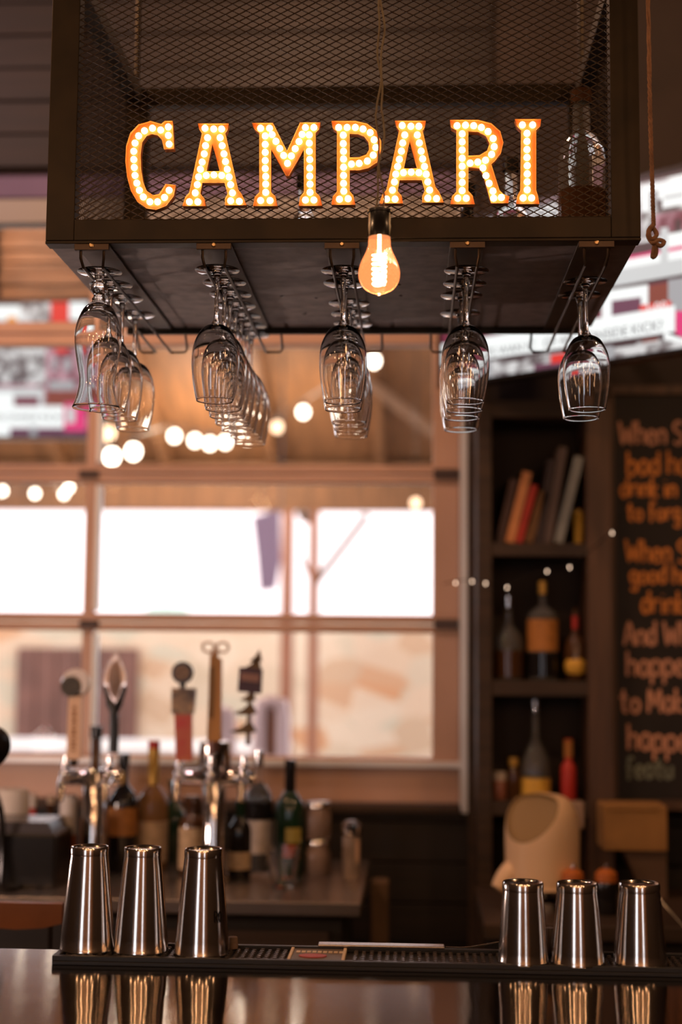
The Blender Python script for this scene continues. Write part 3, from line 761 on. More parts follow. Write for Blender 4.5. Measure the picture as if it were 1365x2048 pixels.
P_o = [(-3, 472), (90, 472), (135, 482), (170, 508), (190, 550), (190, 592), (175, 632), (140, 655), (105, 663), (67, 663), (67, 745), (82, 764), (90, 798), (-3, 798), (3, 766), (19, 748), (19, 512), (3, 500)]
P_h = [(67, 522), (100, 522), (125, 532), (142, 555), (145, 583), (134, 603), (105, 614), (67, 615)]
P_b = [(25, 497), (58, 497), (90, 497), (120, 503), (148, 517), (163, 545), (170, 575), (160, 605), (137, 628), (105, 637), (75, 640), (43, 527), (43, 560), (44, 590), (44, 620), (44, 652), (44, 684), (44, 715), (45, 745), (28, 777), (62, 775)]
R_o = [(460, 468), (570, 468), (620, 481), (655, 512), (667, 555), (657, 598), (632, 630), (620, 640), (652, 742), (668, 758), (690, 766), (687, 792), (620, 792), (590, 680), (575, 655), (530, 652), (530, 745), (547, 763), (556, 796), (461, 796), (468, 765), (485, 748), (485, 508), (465, 497)]
R_h = [(530, 512), (570, 514), (600, 530), (615, 560), (605, 588), (575, 606), (530, 608)]
R_b = [(487, 490), (520, 488), (552, 490), (582, 497), (608, 513), (628, 540), (632, 572), (622, 602), (598, 625), (568, 632), (538, 636), (507, 522), (507, 553), (507, 585), (507, 617), (507, 648), (507, 680), (507, 711), (507, 743), (490, 773), (523, 773), (588, 655), (600, 685), (612, 715), (627, 745), (660, 770), (630, 773)]
I_o = [(713, 465), (815, 465), (811, 493), (795, 508), (795, 742), (802, 764), (808, 795), (718, 795), (723, 764), (735, 742), (738, 508), (722, 493)]
I_b = [(742, 487), (782, 487), (760, 520), (760, 551), (760, 583), (760, 614), (761, 646), (761, 678), (761, 709), (761, 740), (745, 772), (778, 772)]
dA = (394.7-605)*1.95 + 1180 - 1180
def shiftA(p): q = z1(p); return (q[0] + 394.7 + (427.7-q[0])*0.0, q[1] - 5.5)
letters = [('C', C_o, None, C_b, z1), ('A', A_o, A_h, A_b, z1), ('M', M_o, None, M_b, z1), ('P', P_o, P_h, P_b, z2), ('A', A_o, A_h, A_b, shiftA), ('R', R_o, R_h, R_b, z2), ('I', I_o, None, I_b, z2)]
LD = 0.016
bulb_bm = bmesh.new()
lathe([(0.0, -0.0075), (0.0030, -0.0066), (0.0052, -0.0040), (0.0056, -0.0012), (0.0040, 0.0026), (0.0036, 0.0036), (0, 0.0036)], 12, bulb_bm)
bmesh.ops.transform(bulb_bm, matrix=Matrix.Rotation(-PI/2, 4, 'X'), verts=bulb_bm.verts)   # tip towards the guest (-Y)
bulb_me = bpy.data.meshes.new('light_bulb'); bulb_bm.to_mesh(bulb_me); bulb_bm.free(); bulb_me.materials.append(M['ledbulb'])
bulb_me.polygons.foreach_set('use_smooth', [True]*len(bulb_me.polygons))
# tip direction check: lathe's z=-0.0075 end must face -Y
zmin = min(v.co.y for v in bulb_me.vertices); 
if abs(zmin) < 0.005:
    for v in bulb_me.vertices: v.co.y = -v.co.y
for ch, out, hole, bulbs, f in letters:
    Yf = YA - 0.004 - LD
    loops = [[at(*f(p), Yf) for p in out]] + ([[at(*f(p), Yf) for p in hole]] if hole else [])
    c0 = sum(loops[0], Vector())/len(loops[0])
    cu = bpy.data.curves.new('letter', 'CURVE'); cu.dimensions = '2D'; cu.fill_mode = 'BOTH'; cu.extrude = (LD-0.005)/2
    for lp in loops:
        s = cu.splines.new('POLY'); s.points.add(len(lp)-1); s.use_cyclic_u = True
        for k, p in enumerate(lp): s.points[k].co = (p.x-c0.x, p.z-c0.z, 0, 1)
    tmp = bpy.data.objects.new('t', cu); COL.objects.link(tmp)
    me = bpy.data.meshes.new_from_object(tmp.evaluated_get(bpy.context.evaluated_depsgraph_get()))
    bpy.data.objects.remove(tmp)
    me.transform(Matrix(((1, 0, 0, 0), (0, 0, -1, 0), (0, 1, 0, 0), (0, 0, 0, 1))))
    me.materials.clear(); me.materials.append(M['letter']); me.name = 'letter'
    lt = bpy.data.objects.new('letter', me); COL.objects.link(lt); lt.parent = sign
    lt.location = (c0.x, -(LD+0.005)/2 + 0.005, c0.z); lt['label'] = 'letter ' + ch
    yface = -(LD-0.005)/2
    for lp in loops:                                      # raised lip: a thin wall standing proud of the face
        bm = bmesh.new(); n_ = len(lp); q = [Vector((p.x-c0.x, 0, p.z-c0.z)) for p in lp]
        tube([v + Vector((0, yface-0.0045, 0)) for v in q], 0.0008, 6, bm, True)
        a = [bm.verts.new(v + Vector((0, yface, 0))) for v in q]; b2 = [bm.verts.new(v + Vector((0, yface-0.0045, 0))) for v in q]
        for k in range(n_): bm.faces.new((a[k], a[(k+1) % n_], b2[(k+1) % n_], b2[k]))
        obj('lip', bm, 'lip', lt)
    for p in bulbs:
        q = at(*f(p), Yf)
        share('light_bulb', bulb_me, lt, (q.x-c0.x, yface-0.003, q.z-c0.z))

# ------------------------------------------------------------------ big filament bulb on its cord
YBu = 2.14
c = at(759, 545, YBu); topz = Z(759, 413, YBu)
pb = thing('pendant_bulb', 'large lit amber filament bulb on a twisted cord in front of the sign', 'light bulb', (c.x, YBu, c.z))
k = FPX/YBu
socket_top, socket_bot = (545-413)/k, (545-472)/k
tipz = -(594-545)/k
env = [(0.0165, socket_bot+0.004), (0.0172, socket_bot-0.006), (0.0178, socket_bot-0.014), (0.0215, 0.030), (0.0285, 0.015), (0.0320, 0.000), (0.0300, -0.014), (0.0225, -0.0255), (0.0120, -0.0315), (0.0055, -0.0335), (0.0022, tipz+0.001), (0.0, tipz)]
env = spline2(env, 3)
obj('glass_envelope', lathe(env + [(max(r-0.0006, 0), z+0.0006) for r, z in env[::-1][1:]], 36), 'envelope', pb, True)
# filament: a loose spiral between two support rods
pts = []
for i in range(120):
    a = i/120*2*PI*7; zz = 0.026 - i/120*0.044
    pts.append((0.0075*math.cos(a), 0.0075*math.sin(a), zz))
obj('filament', tube(pts, 0.0020, 5), 'filament', pb, True)
obj('filament_support', tube([(0.0, 0, socket_bot), (0, 0, 0.026)], 0.0022, 8), 'filament', pb, True)
sk = [(0.0, socket_bot-0.0), (0.0182, socket_bot-0.0), (0.0182, socket_bot+0.018), (0.0176, socket_bot+0.019), (0.0176, socket_top-0.007), (0.0196, socket_top-0.006), (0.0196, socket_top-0.002), (0.015, socket_top), (0.0, socket_top)]
obj('socket', lathe(sk, 36), 'black', pb, True)
for s in (0, 1):
    pts = []
    for i in range(240):
        zz = socket_top + i/239*(ZC - c.z - socket_top); a = i*0.16 + s*PI
        f_ = 0.0055*(1.0 if zz < 0.25 else 0.75)
        sw_ = 0.002*math.sin(i*0.5)
        pts.append((f_*math.cos(a)*1.0 + sw_, f_*math.sin(a), zz))
    obj('cord', tube(pts, 0.0017, 6), 'cord', pb, True)

# rope with a knot, hanging right of the cage
YR = 2.22
zr = lambda py: Z(1305, py, YR)
P = [at(1297, 0, YR), at(1299, 120, YR), at(1302, 260, YR), at(1306, 380, YR), at(1308, 452, YR)]
P = [Vector((P[0].x-0.01, YR, ZC))] + P
b_ = bmesh.new(); path = smoothpts(P, 26)
for s in range(3):
    tube([p + Vector((0.0017*math.cos(i*0.9+s*2.09), 0.0017*math.sin(i*0.9+s*2.09), 0)) for i, p in enumerate(path)], 0.0021, 6, b_)
rope = thing('rope', 'thin brown rope with a knotted end hanging right of the cage', 'rope', (0, 0, 0))
obj('strand', b_, 'rope', rope, True)
b_ = bmesh.new()
tube(smoothpts([at(1308, 450, YR), at(1298, 462, YR-.004), at(1303, 478, YR-.006), at(1314, 470, YR+.003), at(1306, 456, YR+.006), at(1297, 470, YR+.004), at(1306, 486, YR-.005), at(1318, 480, YR), at(1329, 484, YR), at(1322, 492, YR-.004), at(1312, 488, YR), at(1308, 500, YR), at(1306, 514, YR), at(1312, 510, YR), at(1313, 498, YR), at(1306, 484, YR)], 5), 0.0036, 8, b_)
obj('knot', b_, 'rope', rope, True)

# ------------------------------------------------------------------ bottles and jug inside the cage
def bottle(name, label, base, prof, m, parts=(), group=None, cat='bottle', rz=0.0):
    """prof: outer outline from the base up; parts: (name, material, [(r, z)...])"""
    t = thing(name, label, cat, base, group, rz)
    obj('body', lathe(prof, 28), m, t, True)
    for pn, pm, pp in parts: obj(pn, lathe(pp, 28), pm, t, True)
    return t
def bprof(r, h, neck_r, shoulder, neck_start, th=0.0):
    return [(0, 0), (r*0.92, 0), (r, 0.006), (r, shoulder), (r*0.92, shoulder+(neck_start-shoulder)*0.35), (r*0.55, shoulder+(neck_start-shoulder)*0.75), (neck_r, neck_start), (neck_r*0.95, h-0.012), (neck_r*1.12, h-0.011), (neck_r*1.12, h), (0, h)]
M['b_amber'] = mat('amber_bottle_glass', (0.07, 0.03, 0.012), 0.06, spec=0.6)
M['b_green'] = mat('green_bottle_glass', (0.012, 0.035, 0.018), 0.06, spec=0.7)
M['b_dark'] = mat('dark_bottle_glass', (0.012, 0.010, 0.010), 0.08, spec=0.6)
M['b_clear'] = mat('pale_bottle_glass', (0.92, 0.93, 0.93), 0.02, trans=0.92, ior=1.25)
M['b_yell'] = mat('whisky_bottle_glass', (0.45, 0.24, 0.10), 0.06, trans=0.5, ior=1.3)
M['l_cream'] = mat('cream_label', (0.66, 0.46, 0.27), 0.6, 0, 0.3, 60)
M['l_white'] = mat('white_label', (0.72, 0.6, 0.5), 0.6, 0, 0.2, 60)
M['l_orange'] = mat('orange_label', (0.55, 0.22, 0.05), 0.6, 0, 0.3, 60)
M['l_yellow'] = mat('yellow_label', (0.80, 0.45, 0.06), 0.6, 0, 0.2, 60)
M['red'] = mat('red_plastic', (0.45, 0.03, 0.02), 0.4)
M['gold'] = mat('gold_foil', (0.62, 0.36, 0.08), 0.4, 0.5)
M['juice'] = mat('orange_juice', (0.42, 0.10, 0.02), 0.4)
def patch(r, z0, z1, a0, a1, seg=12):
    bm = bmesh.new(); A = []
    for i in range(seg+1):
        a = math.radians(-90 + a0 + (a1-a0)*i/seg); c, s_ = math.cos(a), math.sin(a)
        A.append([bm.verts.new((q*c, q*s_, z)) for q, z in ((r-.001, z0), (r+.0009, z0), (r+.0009, z1), (r-.001, z1))])
    for p, q in zip(A, A[1:]):
        for k in range(4): bm.faces.new((p[k], q[k], q[(k+1) % 4], p[(k+1) % 4]))
    bm.faces.new(A[0]); bm.faces.new(A[-1][::-1]); bmesh.ops.recalc_face_normals(bm, faces=bm.faces); return bm
def band_p(r, z0, z1): return [(r-0.002, z0), (r+0.0008, z0), (r+0.0008, z1), (r-0.002, z1)]
zin = zb + 0.0
x = X(1165, 400, 2.62)
bottle('glass_jug', 'big dark glass jug inside the right end of the cage', (x, 2.62, zin), [(0, 0), (0.040, 0), (0.044, 0.008), (0.044, 0.235), (0.041, 0.262), (0.028, 0.285), (0.017, 0.297), (0.016, 0.355), (0.019, 0.357), (0.019, 0.375), (0, 0.375)], 'b_clear',
       [('label_band', 'b_amber', band_p(0.044, 0.05, 0.18)), ('cap', 'b_amber', [(0.0195, 0.352), (0.020, 0.378), (0, 0.379)])], 'bottles stored in the cage')
for px, hh, m_, lb in ((1022, 0.27, 'b_clear', 'clear bottle in the cage behind the last two letters of the sign'), (935, 0.22, 'b_dark', 'dark bottle in the cage behind the letter R'), (610, 0.24, 'b_clear', 'clear bottle in the cage behind the letter M')):
    xx = X(px, 400, 2.70)
    bottle('liquor_bottle', lb, (xx, 2.70, zin), bprof(0.036, hh, 0.013, hh*0.55, hh*0.72), m_, [('cap', 'black', [(0.0165, hh-0.02), (0.0165, hh+0.004), (0, hh+0.005)])], 'bottles stored in the cage')

# ------------------------------------------------------------------ the bar top with its mat
zbar = 1.07
pL = onz(40, 1897, zbar); ybk = pL.y
bar = thing('bar_counter', 'brushed stainless steel bar top in the foreground', 'counter', (0, 0, 0))
obj('worktop', bx((-2.6, 1.15, zbar-0.03), (2.4, ybk, zbar), 0.002), 'bar', bar)
obj('front_panel', bx((-2.6, 1.3, 0), (2.4, 1.4, zbar-0.03)), 'darkwood', bar)
obj('undershelf', bx((-2.6, 1.4, 0.6), (2.4, ybk-0.1, 0.63)), 'darkwood', bar)
obj('back_panel', bx((-2.6, ybk-0.12, 0), (2.4, ybk-0.09, zbar-0.03)), 'steel', bar)
mf = onz(103, 1930, zbar); mfr = onz(1365, 1955, zbar)
my0 = (mf.y + mfr.y)/2
print('bar back', ybk, 'mat front', mf, mfr)
my1 = ybk + 0.0
mx0, mx1 = mf.x, 1.2
mt = thing('bar_mat', 'long black rubber bar mat with studs along the back edge of the bar', 'mat', (0, 0, zbar))
hm = 0.014
bmm = bx((mx0, my0, 0.0), (mx1, my1, 0.006), 0.001)
for q in ((mx0, my0, 0.006, mx1, my0+0.010, hm), (mx0, my1-0.010, 0.006, mx1, my1, hm), (mx0, my0+0.010, 0.006, mx0+0.010, my1-0.010, hm)):
    box(bmm, (q[0], q[1], q[2]), (q[3], q[4], q[5]), 0.001)
obj('mat_base', bmm, 'rubber', mt)
l0, l1 = X(578, 1925, my0+0.05), X(690, 1925, my0+0.05)
bmn = bmesh.new(); sx = 0.0125
i = 0; x = mx0+0.018
while x < mx1-0.01:
    y = my0+0.018 + (i % 2)*0.005
    while y < my1-0.016:
        if not (l0-0.004 < x < l1+0.004):
            bmesh.ops.create_cone(bmn, cap_ends=True, segments=6, radius1=0.0042, radius2=0.0034, depth=0.006, matrix=Matrix.Translation((x, y, 0.0085)))
        y += 0.0125
    x += sx; i += 1
st = obj('mat_studs', bmn, mat('rubber_studs', (0.05, 0.038, 0.03), 0.35), mt); st['kind'] = 'stuff'
obj('label_plate', bx((l0, my0+0.012, 0.006), (l1, my1-0.012, 0.0115), 0.001), 'matlabel', mt)
for xx in (l0, l1-0.004): obj('divider', bx((xx, my0+0.012, 0.006), (xx+0.005, my1-0.012, 0.0135), 0.001), 'cream', mt)
bmo = lathe([(0, 0.0112), (0.022, 0.0112), (0.022, 0.0128), (0, 0.0128)], 24); bmesh.ops.scale(bmo, vec=(1, 0.62, 1), verts=bmo.verts)
obj('oval_emblem', bmo, 'redprint', mt, loc=((l0+l1)/2-0.006, my0+0.045, 0))
bmo = bmesh.new()
for i in range(9): box(bmo, (l0+0.010+i*0.0085, my1-0.045, 0.0112), (l0+0.016+i*0.0085, my1-0.033, 0.0124))
obj('lettering_marks', bmo, 'cream', mt)

# shaker tins
def tin(label, px, pyb, rb, rt, h, grp, first_of=None):
    zt_ = zbar + 0.0115
    p = onz(px, pyb, zt_); y = p.y + rb*0.95
    y = min(max(y, my0 + rb*0.55 + 0.012), my1 - 0.012)
    x = at(px, pyb-20, y).x
    prof = [(rb-0.0012, 0.0), (rb+0.0006, 0.0), (rb+0.0008, 0.002), (rb, 0.004)]
    for i in range(1, 8):
        t = i/8; prof.append((rb + (rt*1.02-rb)*(t**1.12), 0.004 + (h-0.018)*t))
    prof += [(rt*1.005, h-0.013), (rt*1.02, h-0.0125), (rt*1.02, h-0.003), (rt*0.985, h), (rt*0.93, h-0.0006), (rt*0.88, h-0.003), (0, h-0.0035)]
    prof += [(0, h-0.0045), (rt*0.9, h-0.0045), (rb-0.0016, 0.001)]
    t = thing('shaker_tin', label, 'shaker', (x, y, zt_), grp)
    obj('cup', lathe(prof, 48), 'steel', t, True)
    return t
RB, RT = 0.0430, 0.0295
g1, g2 = 'tall shaker tins at the left of the bar mat', 'short shaker tins at the right of the bar mat'
t1 = tin('tall upturned steel shaker tin, leftmost on the bar mat', 175, 1909, RB, RT, 0.161, g1)
t2 = tin('tall upturned steel shaker tin, middle of the left trio', 282, 1912, RB, RT, 0.161, g1)
t3 = tin('tall upturned steel shaker tin with two dark letters, right one of the left trio', 404, 1917, RB, RT, 0.162, g1)
t4 = tin('short upturned steel shaker tin, leftmost of the right trio', 1047, 1933, 0.0385, RT*1.06, 0.121, g2)
t5 = tin('short upturned steel shaker tin, middle of the right trio', 1156, 1936, 0.0405, RT*1.06, 0.121, g2)
t6 = tin('short upturned steel shaker tin, rightmost on the bar mat', 1281, 1936, 0.0410, RT*1.06, 0.121, g2)

# ------------------------------------------------------------------ hand lettering strokes
FONT = {
 'W': (0.62, [[(0, 1), (.15, 0), (.31, .7), (.46, 0), (.62, 1)]]),
 'h': (0.32, [[(0, 1), (0, 0)], [(0, .42), (.15, .6), (.30, .48), (.30, 0)]]),
 'e': (0.30, [[(.02, .30), (.28, .34), (.24, .54), (.12, .6), (0, .4), (.02, .12), (.15, 0), (.30, .1)]]),
 'n': (0.32, [[(0, .6), (0, 0)], [(0, .42), (.15, .6), (.30, .48), (.30, 0)]]),
 'S': (0.36, [[(.35, .85), (.2, 1), (.03, .85), (.05, .62), (.3, .42), (.33, .15), (.18, 0), (0, .12)]]),
 'b': (0.32, [[(0, 1), (0, 0), (.2, 0), (.32, .2), (.30, .45), (.18, .58), (0, .45)]]),
 'a': (0.32, [[(.30, .55), (.12, .6), (0, .35), (.06, .05), (.18, .0), (.30, .2)], [(.30, .6), (.30, 0)]]),
 'd': (0.32, [[(.30, .5), (.12, .6), (0, .35), (.06, .05), (.18, .0), (.30, .2)], [(.30, 1), (.30, 0)]]),
 'r': (0.24, [[(0, .6), (0, 0)], [(0, .38), (.12, .58), (.24, .52)]]),
 'i': (0.06, [[(.02, .6), (.02, 0)], [(.02, .80), (.02, .84)]]),
 'k': (0.28, [[(0, 1), (0, 0)], [(.26, .58), (0, .25), (.28, 0)]]),
 't': (0.28, [[(.12, .95), (.12, .1), (.26, 0)], [(-.03, .62), (.28, .62)]]),
 'o': (0.32, [[(.16, .6), (.02, .45), (.02, .15), (.16, 0), (.30, .15), (.30, .45), (.16, .6)]]),
 'f': (0.28, [[(.30, .9), (.2, 1), (.1, .85), (.1, -.1)], [(0, .5), (.26, .5)]]),
 'g': (0.32, [[(.30, .5), (.12, .6), (0, .38), (.08, .05), (.2, .05), (.30, .2)], [(.30, .6), (.30, -.25), (.16, -.38), (0, -.28)]]),
 'A': (0.40, [[(0, 0), (.2, 1), (.4, 0)], [(.07, .35), (.33, .35)]]),
 'p': (0.32, [[(0, .6), (0, -.38)], [(0, .45), (.15, .6), (.31, .45), (.29, .1), (.15, 0), (0, .12)]]),
 'M': (0.48, [[(0, 0), (.05, 1), (.24, .3), (.43, 1), (.48, 0)]]),
 'u': (0.32, [[(0, .6), (.02, .1), (.15, 0), (.30, .15)], [(.30, .6), (.30, 0)]]),
 'R': (0.36, [[(0, 0), (0, 1), (.25, .98), (.34, .75), (.22, .52), (0, .5)], [(.12, .5), (.36, 0)]]),
 'O': (0.38, [[(.19, 1), (.03, .75), (.03, .25), (.19, 0), (.35, .25), (.35, .75), (.19, 1)]]),
}
def word(s, x0, z0, hgt, xs, Y, rad, bm, slant=0.0):
    x = x0
    for ch in s:
        if ch == ' ': x += 0.22*xs; continue
        wch, strokes = FONT[ch]
        jy = random.uniform(-.03, .03)
        for st_ in strokes:
            pts = [Vector((x + a*xs, Y, z0 + (b_+jy)*hgt)) for a, b_ in st_]
            if len(pts) > 2: pts = smoothpts(pts, 4)
            r0 = len(bm.verts)
            tube(pts, rad, 5, bm)
            bm.verts.ensure_lookup_table()
            for v in bm.verts[r0:]: v.co.y = Y + (v.co.y - Y)*0.15
        x += (wch + 0.13)*xs
# two engraved letters on the third tin
bm = bmesh.new(); word('RO', 0, 0, 0.016, 0.017, 0, 0.0011, bm)
for v in bm.verts:
    zz = v.co.z + 0.052; rr = RB + (RT*1.02 - RB)*((zz-0.004)/(0.144))**1.12 + 0.0007 + v.co.y*0.3
    a = math.radians(-90 + 38 + (v.co.x/RB)*57.3)
    v.co = Vector((rr*math.cos(a), rr*math.sin(a), zz))
obj('engraved_letters', bm, 'black', t3)

# small things lying behind the mat
sp_ = obj('steel_strip', bx((X(637, 1900, ybk-0.004), ybk-0.012, zbar+hm), (X(890, 1903, ybk-0.004), ybk+0.012, zbar+hm+0.004), 0.0015), 'worktop'); tag(sp_, 'slim flat steel tray edge lying on the back of the bar mat', 'tray')
zs_ = zbar+hm+0.002
P = [at(892, 1902, ybk-0.004), at(930, 1903, ybk-0.004), at(968, 1895, ybk), at(1000, 1886, ybk+0.0), at(1030, 1880, ybk-0.004)]
P[0].z = P[1].z = zs_; P[2].z = zs_+0.004; P[3].z = zs_+0.009; P[4].z = zs_+0.013
sn = thing('bar_spoon', 'thin steel bar spoon lying behind the right shaker tins', 'spoon', (0, 0, 0))
obj('handle', tube(smoothpts(P, 6), 0.0012, 6), 'steel', sn, True)
ck = at(465, 1890, ybk-0.03)
ck_o = obj('cork', lathe([(0, 0), (0.008, 0), (0.0085, 0.002), (0.0075, 0.016), (0.007, 0.018), (0, 0.018)], 16), mat('cork_brown', (0.22, 0.14, 0.09), 0.8, 0, 0.3, 80), None, True, loc=(ck.x, ybk-0.022, zbar+0.0115)); tag(ck_o, 'small pale cork beside the third shaker tin', 'cork')
ck = at(1102, 1890, ybk-0.02)
ck2 = obj('pour_spout', lathe([(0, 0), (0.011, 0), (0.012, 0.004), (0.011, 0.03), (0.008, 0.040), (0, 0.042)], 16), mat('smoky_plastic', (0.10, 0.07, 0.06), 0.4), None, True, loc=(ck.x, ybk-0.014, zbar+0.0115)); tag(ck2, 'small smoky stopper between the first two short tins', 'stopper')

# ------------------------------------------------------------------ back counter with taps and bottles
zk = 0.93
pA = onz(722, 1806, zk); pB = onz(742, 1752, zk)
yk0, yk1, xk1 = pA.y, 4.35, pA.x + 0.0
print('back counter', pA, pB)
kc = thing('back_counter', 'stainless steel worktop over a dark cabinet behind the bar, left', 'counter', (0, 0, 0))
obj('worktop', bx((-2.4, yk0, zk-0.035), (xk1, yk1, zk), 0.004), 'worktop', kc)
obj('cabinet', bx((-2.4, yk0+0.05, 0), (xk1-0.05, yk1, zk-0.035)), 'beam', kc)
obj('door_panel', bx((xk1-0.5, yk0+0.035, 0.1), (xk1-0.08, yk0+0.05, zk-0.08), 0.004), 'darkwood', kc)
pp = obj('wood_post', bx((X(742, 1800, 4.2), 4.18, 0), (X(778, 1800, 4.2), 4.26, Z(760, 1762, 4.2)), 0.004), mat('tan_post', (0.12, 0.065, 0.03), 0.7, 0, 0.3, 8)); tag(pp, 'short tan wooden post right of the back counter', 'post')

kr = thing('side_counter', 'dark wooden counter under the shelves at the right', 'counter', (0, 0, 0))
zr_ = 0.86
xr_a = X(962, 1800, 3.95)
obj('worktop', bx((xr_a, 3.75, zr_-0.04), (2.6, 4.34, zr_), 0.004), 'darkwood', kr)
obj('cabinet', bx((xr_a+0.03, 3.8, 0), (2.6, 4.34, zr_-0.04)), 'beam', kr)

# tap towers
def faucet(root, x, y, z, handle_z):
    """brass-free chrome faucet body pointing to the guest with a spout"""
    b_ = bmesh.new()
    tube([(x, y, z), (x, y-0.05, z), (x, y-0.075, z-0.012), (x, y-0.085, z-0.055)], [0.013, 0.013, 0.011, 0.008], 12, b_)
    sphere((x, y-0.035, z+0.012), 0.016, b_, 2)
    tube([(x, y-0.035, z+0.012), (x, y-0.035, handle_z)], 0.007, 10, b_)
    lathe([(0.0, z+0.028), (0.012, z+0.028), (0.014, z+0.034), (0.011, z+0.044), (0.0, z+0.044)], 14, b_, x, y-0.035)
    return obj('faucet', b_, 'chrome', root, True)
YTp = 3.90
def tower(px, label, arm_px, taps, colw, topy, cap=None):
    t = thing('tap_tower', label, 'beer tap', (X(px, 1650, YTp), YTp, zk))
    x0 = t.location.x; r = colw/2/FPX*YTp
    za = Z(px, 1555, YTp) - zk; zt_ = Z(px, topy, YTp) - zk
    obj('column', lathe([(0, 0), (r*1.45, 0), (r*1.45, 0.008), (r*1.05, 0.014), (r, 0.03), (r, zt_-0.01), (r*0.85, zt_-0.002), (0, zt_)], 32), 'chrome', t, True)
    xa, xb = X(arm_px[0], 1555, YTp)-x0, X(arm_px[1], 1555, YTp)-x0
    b_ = tube([(xa, 0, za), (xa+0.006, 0, za), (xb-0.006, 0, za), (xb, 0, za)], [0.018, 0.022, 0.022, 0.018], 20)
    obj('cross_arm', b_, 'chrome', t, True)
    for fx in taps: faucet(t, X(fx, 1555, YTp)-x0, -0.018, za, za+0.062)
    return t, za
tw1, za1 = tower(188, 'chrome column beer tower on the left, holding two tap handles', (128, 246), (140, 226), 46, 1536)
tw2, za2 = tower(428, 'chrome column beer tower in the middle, holding three tap handles', (352, 512), (365, 428, 492), 46, 1492)
kq = YTp/FPX
obj('top_cap', lathe([(0, zt_c0 := Z(430, 1562, YTp)-zk), (31*kq, zt_c0), (33*kq, zt_c0+.004), (31*kq, zt_c0+76*kq), (29*kq, zt_c0+78*kq), (0, zt_c0+78*kq)], 32), 'steel', tw2, True)
def hpos(px, pyb):
    return at(px, pyb, YTp-0.053)
def handle(name, label, px, pyb):
    p = hpos(px, pyb); tw = tw1 if px < 300 else tw2
    t = thing(name, label, 'x', (p.x - tw.location.x, -0.053, p.z - tw.location.z)); del t['category']; t.parent = tw; return t, p
kk = YTp/FPX
# 1 cream paddle with a round badge
t, p = handle('tap_handle', 'cream tapered tap handle with a round white dark-faced badge, leftmost', 148, 1518)
s = lambda v: v*kk
obj('paddle', prism([(s(-14), -.010, 0), (s(14), -.010, 0), (s(13), -.010, s(130)), (s(-12), -.010, s(130))], 0.02), mat('cream_paint', (0.72, 0.48, 0.32), 0.4), t)
b_ = lathe([(0, -0.010), (s(26), -0.010), (s(29), -0.004), (s(29), 0.004), (s(26), 0.010), (0, 0.010)], 32); bmesh.ops.rotate(b_, verts=b_.verts, matrix=Matrix.Rotation(PI/2, 3, 'X'))
obj('badge', b_, mat('white_badge', (0.70, 0.62, 0.58), 0.15), t, True, loc=(s(0), 0, s(148)))
b_ = lathe([(0, -0.003), (s(20), -0.003), (s(20), 0.003), (0, 0.003)], 28); bmesh.ops.rotate(b_, verts=b_.verts, matrix=Matrix.Rotation(PI/2, 3, 'X'))
obj('badge_face', b_, mat('dark_badge', (0.07, 0.055, 0.035), 0.4, 0, 0.5, 90), t, True, loc=(s(-8), -0.011, s(142)))
b_ = bmesh.new(); zz = s(16)
for q in (6, 12, 8, 14, 7, 11, 13, 8):
    box(b_, (-0.0055, -0.0115, zz), (0.0055, -0.0098, zz+s(q*0.8))); zz += s(q*0.8+3.5)
obj('print_marks', b_, mat('brown_print', (0.30, 0.14, 0.06), 0.6), t)
obj('ferrule', lathe([(0, -s(14)), (0.010, -s(14)), (0.014, 0), (0, 0)], 16), 'chrome', t, True)
# 2 clear almond with red heart on a black fork
t, p = handle('tap_handle', 'almond shaped clear tap handle with a red centre in a black fork', 227, 1505)
prof = spline2([(0.0, s(92)), (s(14), s(112)), (s(23), s(140)), (s(18), s(168)), (s(7), s(190)), (0.0, s(197))], 5)
b_ = lathe(prof, 24); bmesh.ops.scale(b_, vec=(1, 0.55, 1), verts=b_.verts)
obj('clear_blade', b_, mat('pinkish_clear_resin', (0.95, 0.72, 0.62), 0.12, trans=0.75, ior=1.2), t, True)
b_ = lathe(spline2([(0.0, s(104)), (s(10), s(120)), (s(13), s(145)), (s(7), s(172)), (0.0, s(182))], 5), 16); bmesh.ops.scale(b_, vec=(1, 0.3, 1), verts=b_.verts)
obj('red_insert', b_, mat('red_insert', (0.62, 0.16, 0.09), 0.35, emit=None), t, True)
b_ = bmesh.new()
tube(smoothpts([(0, 0, 0), (0, 0, s(70)), (s(-10), 0, s(98)), (s(-20), 0, s(130))], 5), [0.013]*6+[0.012]*5+[0.008]*4+[0.005], 10, b_)
tube(smoothpts([(0, 0, s(60)), (0, 0, s(75)), (s(10), 0, s(98)), (s(20), 0, s(130))], 5), [0.010]*6+[0.010]*5+[0.008]*4+[0.005], 10, b_)
obj('fork_stem', b_, 'black', t, True)
# 3 round badge over an amber shaft
t, p = handle('tap_handle', 'amber red tap handle with a landscape plate and a dark round top, third from left', 366, 1522)
obj('shaft', prism([(s(-13), -.009, 0), (s(19), -.009, 0), (s(17), -.009, s(95)), (s(-18), -.009, s(95))], 0.018), mat('amber_shaft', (0.50, 0.16, 0.03), 0.3, 0, 0.5, 14, col2=(0.50, 0.03, 0.01)), t)
obj('picture_plate', prism([(s(-23), -.012, s(92)), (s(20), -.012, s(92)), (s(24), -.012, s(142)), (s(-24), -.012, s(142))], 0.024), mat('landscape_print', (0.35, 0.24, 0.16), 0.5, 0, 0, 40, col2=(0.07, 0.06, 0.07)), t)
b_ = lathe([(0, -0.008), (s(19), -0.008), (s(22), -0.003), (s(22), 0.003), (s(19), 0.008), (0, 0.008)], 32); bmesh.ops.rotate(b_, verts=b_.verts, matrix=Matrix.Rotation(PI/2, 3, 'X'))
obj('round_top', b_, 'black', t, True, loc=(s(-4), 0, s(172)))
